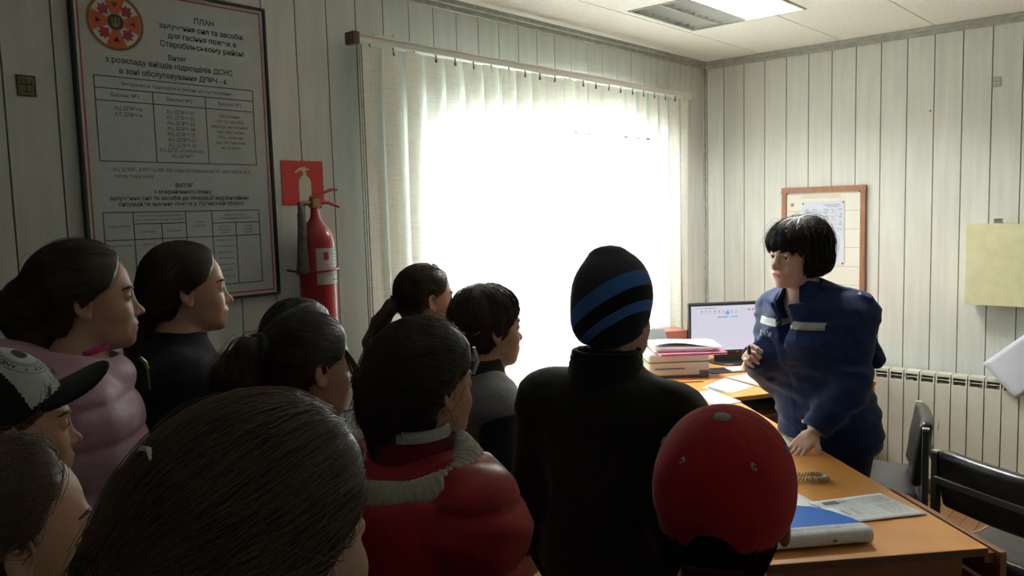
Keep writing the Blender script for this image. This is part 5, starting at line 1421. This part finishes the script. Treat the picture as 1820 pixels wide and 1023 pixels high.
for i in range(46):
    t = np.linspace(0, 1, 12); a = rg.uniform(-1, 1)
    q = np.stack([.060 + .040 * np.sin(t * 2.2) + a * .006 + .018 * t * a, -.055 - .020 * np.sin(t * 3) + rg.uniform(-.012, .012) * t, .055 - .20 * t * rg.uniform(.8, 1.05)], 1); pth.append(P.fromh(q))
strands_mesh('loose_front_strands', np.stack(pth), .0007, m_hairb, h)
garment(P, 'jacket', jacket_F(P, th=.020, hem=.66, collar=.03, cr=.03, seed=12), cloth('dark_teal_cloth', (.012, .020, .022)), .008)
lower(P)
# --- child hidden behind her
P = Person((-3.59, -.555, 0), -5, 1.272, 'dark haired child mostly hidden, standing below the extinguisher', o=dict(), s=1.0, sw=.14)
P.make_body(skin_mat(P, (.50, .30, .21)), m_hairk, .0055); P.eyes(m_eye, (m_iris, m_pup))
F = P.hair_base(.014, nape=-.08); h = P.make_hair(F, m_hairk, .006, amp=.003); P.groom(F, h, (-.2, 0, -.1), m_hairk, n=500, r=.0006)
garment(P, 'jacket', jacket_F(P, th=.014, hem=.66, collar=.02, seed=13), cloth('black_sweater', (.011, .011, .012)), .010)
lower(P)
# --- girl in the red jacket
P = Person((-3.967, -1.534, 0), 0, 1.325, 'girl in a red padded jacket with a cream lined hood, hair braided', o=dict(lid=.004), female=True, s=.93, sw=.172, hpitch=2)
P.make_body(skin_mat(P, (.50, .29, .20)), m_hairk, .0038); P.eyes(m_eye, (m_iris, m_pup)); brows(P, m_hairk)
F = join(P.hair_base(.016, hl=hl3, nape=-.085), ponyF(P, [(-.075, .015, .06), (-.098, .018, .015), (-.098, .018, -.04), (-.088, .016, -.10), (-.076, .014, -.15)], [.032, .040, .038, .034, .022], amp=.007), k=.02)
h = P.make_hair(F, m_hairk, .005, pad=.30, amp=.004); P.groom(F, h, (-.12, .04, .03), m_hairb, n=2200, r=.0005, lift=.004, jitter=.22); flyaway(P, F, h, m_hairb, 200, 5, lift=.014, jit=.6)
mb = MB(); mb.tube([P.fromh((.060, -.080, .03)), P.fromh((.066, -.086, .055)), P.fromh((.062, -.080, .085))], [.003, .0045, .003], 8); mb.build('hair_slide', mat('pale_slide', (.45, .52, .60), .15), P.root)
mb = MB(); c = P.fromh((-.002, -.088, -.040)); mb.tube([c + np.array([.006 * math.sin(w), 0, -.006 - .006 * math.cos(w)]) for w in np.linspace(0, 6.28, 12)], .0011, 6); mb.build('earring', mat('brass', (.35, .26, .12), .35, metal=.8), P.root)
m_redn = cloth('red_nylon', (.34, .010, .016), rough=.45, spec=.35, noise=.08, nscale=12, bump=.5, bscale=50); nb = P.N['neck']
F0 = jacket_F(P, th=.036, hem=.60, collar=.0, puff=.020, pz=.105, amp=.010, seed=5, copen=.02)
def FR(p):
    # hood lying on the back, gathered in soft folds
    q = p - np.array([-.105, 0, nb[2] - .125], np.float32)
    hd = ell(q, (0, 0, 0), (.080, .165, .120), rotm(0, 14))
    hd = smin(hd, torus(p, (-.030, 0, nb[2] - .045), .128, .040, rotm(0, -16), sy=1.16, sx=.92), .03)
    hd = hd - .010 * fbm(p * np.array([1, 1, .6], np.float32), 17, 3) - .004 * (1 - np.abs(fbm(p, 24, 8)) * 2)
    hd = smax(hd, -ell(p, (.02, 0, nb[2] + .05), (.115, .125, .095)), .02)
    return smin(F0(p), hd, .012)
jk = garment(P, 'jacket', FR, m_redn, .0058)
Rh = rotm(0, -16)
FL = lambda p: smax(torus(p, (-.030, 0, nb[2] - .012), .116, .034, Rh, sy=1.18, sx=.90) - .0022 * np.sin(np.arctan2(p[:, 1], p[:, 0] + .03) * 70) - .004 * fbm(p, 20, 5), -cap(p, nb + (0, 0, -.1), nb + (0, 0, .2), .070), .01)
sdf_obj('hood_lining', FL, (-.24, -.24, nb[2] - .16), (.20, .24, nb[2] + .12), .005, cloth('cream_fleece', (.40, .37, .31), bump=.8, bscale=160), jk)
FW = lambda p: smax(smax(cap(p, nb + (-.01, 0, -.04), nb + (.006, 0, .075), .080, .064), p[:, 2] - nb[2] - .066, .005), -cap(p, nb + (-.01, 0, -.05), nb + (.006, 0, .12), .060, .0575), .004)
sdf_obj('shirt_collar', FW, (-.13, -.12, nb[2] - .12), (.13, .12, nb[2] + .10), .0045, cloth('white_shirt', (.46, .46, .46)), P.root)
FW2 = lambda p: smax(smax(cap(p, nb + (-.01, 0, -.06), nb + (.0, 0, .05), .100, .078), p[:, 2] - nb[2] - .046, .005), -cap(p, nb + (-.01, 0, -.06), nb + (.004, 0, .1), .070, .0675), .004)
sdf_obj('inner_collar', FW2, (-.14, -.14, nb[2] - .12), (.14, .14, nb[2] + .09), .005, cloth('dark_red_knit', (.13, .008, .014)), P.root)
lower(P)
# --- girl by the blind
P = Person((-3.033, -.501, 0), -17, 1.348, 'girl by the blind with a long ponytail in a red band', o=dict(lid=.004), female=True, s=.97, sw=.15)
P.make_body(skin_mat(P, (.52, .31, .22)), m_hairb, .0045); P.eyes(m_eye, (m_iris, m_pup)); brows(P, m_hairb)
F = join(P.hair_base(.009, nape=-.07), ponyF(P, [(-.09, .0, .012), (-.125, .01, -.01), (-.165, .04, -.07), (-.19, .07, -.15), (-.19, .08, -.25)], [.018, .024, .030, .028, .018]), k=.01)
h = P.make_hair(F, m_hairb, .005, pad=.34, amp=.002); P.groom(F, h, (-.12, 0, .01), m_hairb, n=900, r=.0007, reg=lambda q: q[:, 0] > -.10); flyaway(P, F, h, m_hairb, 30, 5, r=.0006)
band(P, (-.108, .004, .004), (-1, .2, -.6), .019, .0055, mat('red_band', (.30, .01, .05), .5))
garment(P, 'jacket', jacket_F(P, th=.030, hem=.66, collar=.02, cr=.03, amp=.006, seed=14), cloth('black_padded', (.009, .009, .010), rough=.5), .009)
nb = P.N['neck']; FS = lambda p: torus(p, (0.01, 0, nb[2] - .03), .088, .034, rotm(0, 6)) - .010 * fbm(p, 40, 3); sdf_obj('scarf', FS, (-.18, -.18, nb[2] - .12), (.18, .18, nb[2] + .06), .006, cloth('dark_green_wool', (.014, .040, .034), bump=.9, bscale=90), P.root)
lower(P)
# --- boy in the grey sweater
P = Person((-3.218, -.977, 0), -18, 1.302, 'boy with short hair in a grey marl sweater with dark sleeves', o=dict(lid=.0035, w=.97), s=1.0, sw=.150, hpitch=1)
P.make_body(skin_mat(P, (.52, .31, .22)), m_hairb, .004); P.eyes(m_eye, (m_iris, m_pup)); brows(P, m_hairb); lashes(P, m_hairk)
hl4 = ([-.16, -.085, -.05, -.025, -.01, .012, .032, .045, .065, .085, .10, .13], [-.035, -.032, -.026, .010, .022, .028, .050, .068, .080, .090, .096, .10])
F = P.hair_base(.014, hl=hl4, nape=-.062, cut=.004); h = P.make_hair(F, m_hairb, .0048, amp=.003)
P.groom(F, h, (-.04, 0, .16), m_hairb, n=2200, K=6, r=.0006, lift=.0022, mode='down', jitter=.16)
m_marl = cloth('grey_marl', (.20, .21, .22), noise=.35, nscale=260); m_slv = cloth('charcoal_knit', (.020, .022, .026)); nb = P.N['neck']
garment(P, 'sweater', jacket_F(P, th=.016, hem=.68, collar=0, cr=.010, amp=.006, seed=15, sleeves=False, zip_=False), m_marl, .007)
for s in 'LR':
    def FSl(p, s=s):
        N = P.N; d = sleeve(P, p, s, .014) - folds(P, p, .005, 16); sh = N['sh' + s]
        d = smax(d, (p[:, 2] - sh[2] + .015) + .0 * p[:, 0], .004)
        w = N['wr' + s]; e = N['el' + s]; dv = ((w - e) / np.linalg.norm(w - e)).astype(np.float32)
        return smax(d, (p - (w - dv * .004).astype(np.float32)) @ dv, .006)
    garment(P, 'sleeve', FSl, m_slv, .007)
FC_ = lambda p: smax(smax(cap(p, nb + (-.01, 0, -.06), nb + (.004, 0, .05), .104, .068), p[:, 2] - nb[2] - .052, .005), -cap(p, nb + (-.01, 0, -.05), nb + (.004, 0, .1), .058, .0560), .004)
sdf_obj('collar', FC_, (-.13, -.12, nb[2] - .12), (.13, .12, nb[2] + .09), .0045, m_slv, P.root)
lower(P)
# --- boy in the striped beanie
P = Person((-3.371, -1.560, 0), 4, 1.395, 'boy seen from behind in a blue striped knitted hat and black jacket', o=dict(lid=.004), s=.98, sw=.172, hroll=0, build=1.05)
P.make_body(skin_mat(P, (.52, .31, .22)), m_hairb, .004); P.eyes(m_eye, (m_iris, m_pup)); brows(P, m_hairb)
F = P.hair_base(.005, nape=-.075); P.make_hair(F, m_hairb, .006)
bn = np.array([.05, .60, .80]); bn /= np.linalg.norm(bn)          # the hat sits tipped to one side
def beanie(q):
    d = ell(q, (-.010, 0, .050), (.112, .096, .118)); d = smin(d, ell(q, (-.030, 0, -.010), (.090, .088, .075)), .03)
    z0 = np.interp(q[:, 0], [-.12, -.05, .02, .10], [-.066, -.060, -.030, .030]).astype(np.float32)
    d = smax(d, z0 - q[:, 2], .008)
    d = smin(d, ell(q, (-.012, .012, .152), (.030, .034, .014)), .03)
    a = np.arctan2(q[:, 1], q[:, 0]); return d - .0006 * np.sin(a * 90) - .0016 * fbm(q, 25, 9)
FB = lambda p: beanie(P.toh(p)) * P.s
mk = cloth('striped_knit', (.02, .05, .12), bump=.8, bscale=260)
nt = mk.node_tree; N_, L_ = nt.nodes, nt.links; hv = head_nodes(P, nt)
dt = N_.new('ShaderNodeVectorMath'); dt.operation = 'DOT_PRODUCT'; L_.new(hv, dt.inputs[0]); dt.inputs[1].default_value = tuple(bn)
mr = N_.new('ShaderNodeMapRange'); mr.inputs['From Min'].default_value = -.10; mr.inputs['From Max'].default_value = .17; L_.new(dt.outputs['Value'], mr.inputs['Value'])
rp = N_.new('ShaderNodeValToRGB'); rp.color_ramp.interpolation = 'CONSTANT'; L_.new(mr.outputs[0], rp.inputs[0])
els = rp.color_ramp.elements; els[0].position = 0; els[0].color = (.006, .010, .030, 1); els[1].position = .215; els[1].color = (.042, .14, .44, 1)
for pos, c in ((.296, (.004, .004, .006, 1)), (.41, (.042, .14, .44, 1)), (.54, (.036, .038, .048, 1))):
    e = els.new(pos); e.color = c
L_.new(rp.outputs[0], N_['Principled BSDF'].inputs['Base Color'])
sdf_obj('knitted_hat', FB, P.hc - .17, P.hc + .20, .004, mk, P.root)
m_bk = cloth('black_brown_wool', (.012, .010, .008)); garment(P, 'jacket', jacket_F(P, th=.030, hem=.60, collar=.070, cr=.020, amp=.007, seed=17), m_bk, .0065)
nb = P.N['neck']; u = P.hc - nb; u = u / np.linalg.norm(u)
FK = lambda p: smax(smax(cap(p, nb + (-.015, 0, -.02), nb + (-.005, 0, .055), .094, .083), p[:, 2] - nb[2] - .060, .008), -cap(p, nb + (-.015, 0, -.05), nb + (0, 0, .15), .068, .068), .006) - .002 * np.sin(p[:, 2] * 420) - .002 * fbm(p, 30, 2)
sdf_obj('knit_collar', FK, (-.16, -.14, nb[2] - .10), (.14, .14, nb[2] + .10), .005, cloth('black_rib_knit', (.008, .008, .009), bump=.9, bscale=120), P.root)
lower(P)
# --- child in the red cap
P = Person((-3.975, -2.165, 0), 22, 1.230, 'child seen from behind in a red baseball cap', o=dict(lid=.004), s=.99, sw=.150, hpitch=0)
P.make_body(skin_mat(P, (.48, .27, .18)), m_hairk, .0036); P.eyes(m_eye, (m_iris, m_pup)); brows(P, m_hairk)
F = P.hair_base(.007, nape=-.085); h = P.make_hair(F, m_hairk, .005); P.groom(F, h, (-.06, 0, -.5), m_hairk, n=1600, r=.0005)
def rcap(q):
    cr = smin(ell(q, (-.010, 0, .038), (.112, .096, .100)), ell(q, (.025, 0, .062), (.078, .082, .084)), .03)
    z0 = np.interp(q[:, 0], [-.12, -.05, .03, .11], [-.050, -.028, .022, .038]).astype(np.float32)
    d = smax(cr, z0 - q[:, 2], .005)
    d = smax(d, -ell(q, (-.125, .006, -.040), (.07, .040, .052)), .004)
    a = np.arctan2(q[:, 1], q[:, 0] + .006)
    seam = np.abs(((a / (math.pi / 3)) % 1) - .5) * (math.pi / 3) * np.hypot(q[:, 0], q[:, 1])
    d = d + .0014 * np.exp(-(seam / .0018) ** 2) - .0009 * fbm(q, 20, 3)
    vz = .036 - 2.4 * q[:, 1] ** 2 - .12 * (q[:, 0] - .1)
    vs = smax(np.abs(q[:, 2] - vz) - .0028, smax(ell(q, (.105, 0, .03), (.085, .080, .3)), .07 - q[:, 0], .004), .003)
    return smin(d, vs, .004)
FRC = lambda p: rcap(P.toh(p)) * P.s
rfm = lambda Pt: ((P.toh(Pt)[:, 0] > .040) & (P.toh(Pt)[:, 2] > .0) & (np.abs(rcap(P.toh(Pt))) < 1) & (P.toh(Pt)[:, 0] < .115) & (P.toh(Pt)[:, 2] < .11)).astype(int)
m_rc = cloth('red_cap_cloth', (.38, .010, .016), noise=.08, nscale=30); m_gw = cloth('grey_white_cloth', (.42, .40, .38))
rco = sdf_obj('baseball_cap', FRC, P.hc - .19, P.hc + np.array([.26, .19, .22]), .0034, [m_rc, m_gw], P.root, face_mat=rfm)
mb = MB(); c = P.fromh((-.022, 0, .1385)); mb.lathe([(.0, -.003), (.0125, -.002), (.0125, .002), (.009, .0065), (0, .008)], tuple(c), 20); mb.build('cap_button', m_gw, rco)
for a_, z_ in ((30, .088), (-30, .088), (90, .092), (-90, .092), (150, .092), (-150, .092)):
    a_ = R_(180 + a_); d0 = np.array([math.cos(a_) * .09, math.sin(a_) * .075, z_]); pp = P.fromh(d0)[None].astype(np.float32)
    for _ in range(3): pp = pp - FRC(pp)[:, None] * grad(FRC, pp)
    g = grad(FRC, pp)[0]; a1 = np.cross(g, (0, 0, 1)); a1 /= np.linalg.norm(a1); a2 = np.cross(g, a1)
    mb = MB(); mb.tube([pp[0] + g * .0006 + (a1 * math.cos(w) + a2 * math.sin(w)) * .0042 for w in np.linspace(0, 6.283, 14)], .0017, 6); mb.build('eyelet', m_gw, rco)
pts = []
for w in np.linspace(-.42, .42, 12): pts.append(P.fromh((-.006 - .1065 * math.cos(w), .006 + .098 * math.sin(w), -.044)))
mb = MB(); vs_ = []
for q in pts: vs_ += [tuple(q + np.array([0, 0, -.009])), tuple(q + np.array([0, 0, .009]))]
mb.add(vs_, [(2*i, 2*i+1, 2*i+3, 2*i+2) for i in range(11)], 0, True); o = mb.build('cap_strap', cloth('dark_strap', (.05, .006, .008)), rco); md = o.modifiers.new('t', 'SOLIDIFY'); md.thickness = .002
garment(P, 'jacket', jacket_F(P, th=.022, hem=.60, collar=.03, seed=19), cloth('black_jersey', (.008, .008, .009)), .008)
lower(P)
# ================================================================ the woman in uniform
P = Person((-1.800, -1.500, 0), 160, 1.454, 'woman in a navy blue uniform jacket leaning on the desk and gesturing', o=dict(lid=.0048, w=1.09, gaze=(-4, 2), noear=False), female=True, s=1.0, hyaw=-4, hpitch=3, hroll=-3, build=1.15)
_ca, _sa = math.cos(R_(160)), math.sin(R_(160))
def w2l(x, y, z): dx, dy = x + 1.800, y + 1.500; return np.array([dx * _ca + dy * _sa, -dx * _sa + dy * _ca, z])
P.k = 1.02; P.hc = w2l(-1.958, -1.440, 1.462).astype(np.float32); N = P.N
N['neck'] = w2l(-1.925, -1.450, 1.330)
N['chest'] = w2l(-1.868, -1.465, 1.145); N['waist'] = w2l(-1.830, -1.480, .955); N['hip'] = w2l(-1.795, -1.495, .80); 
N['shL'] = w2l(-1.868, -1.615, 1.235); N['elL'] = w2l(-1.935, -1.630, .985); N['wrL'] = w2l(-2.035, -1.535, .812)
N['shR'] = w2l(-1.815, -1.300, 1.235); N['elR'] = w2l(-1.862, -1.290, 1.000); N['wrR'] = w2l(-2.030, -1.300, 1.080)
for s_, y_ in (('L', -.09), ('R', .09)):
    N['hp' + s_] = N['hip'] + np.array([0, -y_, -.06]); N['kn' + s_] = np.array([.03, -y_ * 1.05, .46]); N['an' + s_] = np.array([.0, -y_ * 1.1, .085])
rw = lambda x, y, z: np.array([x * _ca + y * _sa, -x * _sa + y * _ca, z])
N['hdL'] = rw(-.72, .25, -.42); N['pnL'] = rw(.25, .15, -.9); N['curlL'] = [.10, .12, .16, .22]; N['flipL'] = False
N['hdR'] = rw(-.80, -.15, .22); N['pnR'] = rw(.10, -.75, -.5); N['curlR'] = [.55, .75, .85, .95]
ws = skin_mat(P, (.74, .48, .40), (.45, .14, .14)); P.make_body(ws, m_hairk, .0036, hb=.0046)
P.eyes(mat('bright_eye_white', (.78, .76, .74), .2), (m_iris, m_pup)); brows(P, m_hairk); lashes(P, m_hairk)
def bob(p):
    q = P.toh(p); r = np.linalg.norm(q, axis=1); out = r - .2; m = out < .12
    Q = q[m].copy(); ay = np.abs(Q[:, 1])
    d = ell(Q, (-.018, 0, .042), (.122, .100, .108)); d = smin(d, ell(Q, (-.028, 0, -.022), (.098, .104, .070)), .03)
    d = smin(d, ell(Q, (.045, 0, .060), (.066, .078, .055)), .03)                    # full fringe
    d = smax(d, -.080 - .25 * (Q[:, 0] + .02) - Q[:, 2], .010)
    face = np.maximum(Q[:, 0] * -1 + .030 + .25 * np.clip(Q[:, 2] + .05, -.1, .1), Q[:, 2] - .034 + 3.5 * ay ** 2 - .0)
    d = smax(d, -face, .008)
    face2 = np.maximum(.045 - Q[:, 0], Q[:, 2] - .026 + 2.0 * ay ** 2)
    d = smax(d, -face2, .006)
    a = np.arctan2(Q[:, 1], Q[:, 0] + .02)
    d = d - .0022 * np.sin(a * 26 + Q[:, 2] * 30) - .003 * fbm(Q * np.array([1, 1, .4], np.float32), 40, 4)
    out[m] = d; return out
h = P.make_hair(bob, m_hairk, .0042, amp=.0)
P.groom(bob, h, (-.03, 0, .16), m_hairk, n=3200, K=10, r=.0006, lift=.003, mode='down', jitter=.18, zmin=-.12)
P.groom(bob, h, (-.03, 0, .16), m_hairb, n=160, K=9, r=.0005, lift=.012, mode='down', jitter=.5, zmin=.07, name='stray_hairs')
m_uni = cloth('navy_uniform_cloth', (.007, .024, .105), rough=.7, noise=.1, nscale=90, bump=.4, bscale=300); m_refl = mat('silver_reflective', (.32, .35, .36), .35, metal=.1, noise=.1, nscale=60, bump=.5, bscale=50)
m_uni2 = cloth('bright_navy_flap', (.011, .040, .165))
nb = N['neck']; ctr = (N['shL'] + N['shR']) / 2
def FJ0(p):
    t = None
    for s in 'LR':
        c = cap(p, nb + np.array([-.012, 0, -.050]), N['sh' + s] + np.array([0, 0, -.005]), .080, .076); t = c if t is None else smin(t, c, .06)
    t = smin(t, ell(p, N['chest'] + np.array([.015, 0, .0]), (.148, .192, .18)), .08)
    t = smin(t, ell(p, N['chest'] + np.array([.09, .065, -.02]), (.075, .085, .085)), .05); t = smin(t, ell(p, N['chest'] + np.array([.09, -.065, -.02]), (.075, .085, .085)), .05)
    t = smin(t, ell(p, N['waist'], (.158, .186, .20)), .08)
    t = smin(t, ell(p, N['hip'] + np.array([-.02, 0, -.03]), (.175, .205, .19)), .08)
    for s in 'LR': t = smin(t, sleeve(P, p, s, .022), .035)
    return t
def FU(p):
    t = FJ0(p) - folds(P, p, .014, 23)
    # waist creases
    t = t - .004 * np.exp(-((p[:, 2] - .93) / .09) ** 2) * np.sin(p[:, 2] * 95 + 3 * np.sin(p[:, 1] * 9))
    # open neckline
    v = np.maximum(np.abs(p[:, 1] - nb[1]) * 2.1 - (p[:, 2] - (nb[2] - .205)) * .9, .055 - p[:, 0] + nb[0] * .6)
    t = smax(t, -(v * .45), .008)
    t = smax(t, -cap(p, nb + (-.0, 0, -.055), nb + (.035, 0, .2), .064, .075), .008)
    t = smax(t, -cap(p, nb + (.03, -.005, .06), nb + (.135, -.012, -.115), .045, .012), .010)
    zc = np.abs(p[:, 1] - .004) - .002
    t = np.where(p[:, 0] > .03, smax(t, -np.maximum(zc, -(t + .005)), .003), t)
    zf = np.abs(p[:, 1] + .030) - .0015
    t = np.where(p[:, 0] > .03, smax(t, -np.maximum(zf, -(t + .002)), .003), t)
    t = smax(t, .665 - p[:, 2] + .03 * np.sin(p[:, 1] * 6), .012)
    for s in 'LR':
        w = N['wr' + s]; e = N['el' + s]; dv = ((w - e) / np.linalg.norm(w - e)).astype(np.float32)
        near = np.linalg.norm(p - w.astype(np.float32), axis=1) - .09
        t = np.where(near < 0, smax(t, (p - (w - dv * .012).astype(np.float32)) @ dv, .006), t)
    return t
jk = garment(P, 'uniform_jacket', FU, m_uni, .0055, .60, 1.45)
# stand and fall collar, opened
def FCo(p):
    q = p - (nb + np.array([-.006, 0, .0])).astype(np.float32)
    q = q @ rotm(0, -14)
    r = np.hypot(q[:, 0], q[:, 1]); R1 = .078 - .28 * (q[:, 2] + .01) 
    d = np.abs(r - R1) - .0055
    d = smax(d, q[:, 2] - .030 - .02 * (q[:, 0] < 0), .006); d = smax(d, -.062 - q[:, 2], .006)
    op = np.maximum(-q[:, 0], np.abs(q[:, 1]) - (.030 - .30 * (q[:, 2] + .06)) * 1.0 - .02)
    return smax(d, -op, .005)
sdf_obj('collar', FCo, nb - .17, nb + .15, .0045, m_uni, jk)
for sg in (1, -1):                                            # lapel points
    def FLp(p, sg=sg):
        c = nb + np.array([.088, sg * .062, -.085]); R = rotm(sg * 34, 26, sg * 10)
        q = (p - c.astype(np.float32)) @ R
        return smax(rbox(q, (0, 0, 0), (.007, .034, .052), .006), np.abs(q[:, 1]) * .6 - .5 * (q[:, 2] + .075), .006)
    sdf_obj('lapel', FLp, nb + np.array([-.02, -.16, -.20]), nb + np.array([.20, .16, .03]), .0045, m_uni2, jk)
ax3 = lambda v: np.array(v, float)
fx = ax3((0, 1, 0)); up_ = ax3((0, 0, 1))
# reflective strips over the chest, back strip, pocket flaps
for (y0, y1) in ((.022, .150), (-.150, -.022)):
    vs, fs = gridpatch(y0, y1, -.014, .014, 16, 3); decal(FU, N['chest'] + ax3((.22, 0, .062)), fx, up_, vs, fs, m_refl, 'reflective_strip', jk, off=.0016, dirn=(-1, 0, 0))
vs, fs = gridpatch(.040, .150, -.030, .006, 12, 4); decal(FU, N['chest'] + ax3((.22, 0, .020)), fx, up_, vs, fs, m_uni2, 'pocket_flap', jk, off=.003, dirn=(-1, 0, 0))
vs, fs = gridpatch(-.150, -.040, -.030, .006, 12, 4); decal(FU, N['chest'] + ax3((.22, 0, .026)), fx, up_, vs, fs, m_uni2, 'name_patch', jk, off=.003, dirn=(-1, 0, 0))
tv, tf = text_data('ДСНС УКРАЇНИ', .02); xs = [v[0] for v in tv]; k = .098 / (max(xs) - min(xs)); xm = (max(xs) + min(xs)) / 2
decal(FU, N['chest'] + ax3((.22, -.095, .006)), fx, up_, [((v[0] - xm) * k, v[1] * k * 2.0) for v in tv], tf, mat('white_embroidery', (.66, .68, .68), .6), 'patch_lettering', jk, off=.0045, dirn=(-1, 0, 0))
vs, fs = gridpatch(-.15, .15, -.014, .014, 20, 3); decal(FU, N['chest'] + ax3((-.30, 0, .045)), -fx, up_, vs, fs, m_refl, 'reflective_strip', jk, off=.0016, dirn=(1, 0, 0))
sh = N['shL']; vs, fs = gridpatch(-.016, .016, -.016, .016, 4, 4)
decal(FU, sh + ax3((.02, .04, .12)), ax3((1, 0, 0)), ax3((0, 1, 0)), [(0, .010), (.006, -.006), (0, -.002), (-.012, -.006)], [(0, 1, 2, 3)], mat('white_tab', (.7, .7, .7), .5), 'shoulder_tab', jk, off=.002, dirn=(0, 0, -1))
# loose yoke standing off the back
def FY(p):
    q = p - (N['chest'] + np.array([-.150, .02, .01])).astype(np.float32)
    d = rbox(q, (0, 0, 0), (.035, .135, .120), .028, rotm(0, 16))
    d = smin(d, rbox(q, (-.030, .03, -.095), (.035, .12, .045), .025, rotm(0, 40)), .03)
    return d - .006 * fbm(p, 15, 8)
sdf_obj('back_yoke', FY, N['chest'] + np.array([-.34, -.2, -.20]), N['chest'] + np.array([-.08, .22, .19]), .006, m_uni, jk)
for z_, y_ in ((.86, .004), (.77, .004)):
    pp = (N['waist'] * np.array([1, 0, 0]) + np.array([.22, y_ + .018, z_]))[None].astype(np.float32)
    for _ in range(5): pp = pp - (FU(pp) - .003)[:, None] * grad(FU, pp)
    mb = MB(); mb.lathe([(0, -.002), (.007, -.002), (.007, .002), (0, .003)], (0, 0, 0), 14, ax='x'); mb.v = [tuple(pp[0] + np.array(v)) for v in mb.v]; mb.build('snap_button', m_silver, jk)
garment(P, 'trousers', trousers_F(P, waist=.80, bulk=1.12), cloth('navy_trousers', (.010, .016, .045)), .011, .03, .9)
shoes(P, m_shoe, m_sole)
# pen held in the raised hand
wr = P.root.matrix_basis @ Vector([float(x) for x in N['wrR']])
wL = Matrix.Translation(P.root.location) @ Matrix.Rotation(R_(160), 4, 'Z')
c = np.array(wL @ Vector([float(v) for v in (N['wrR'] + N['hdR'] / np.linalg.norm(N['hdR']) * .10)]))
pn_ = empty('marker_pen', tuple(c)); tag(pn_, 'dark pen held in the womans raised hand', 'pen')
mb = MB(); a = Vector((-.052, -.030, .030)); b = Vector((.052, .018, -.034)); mb.tube([a * 1.0, a * .9, b], [.003, .0068, .0068], 10); mb.build('barrel', m_blk, pn_)
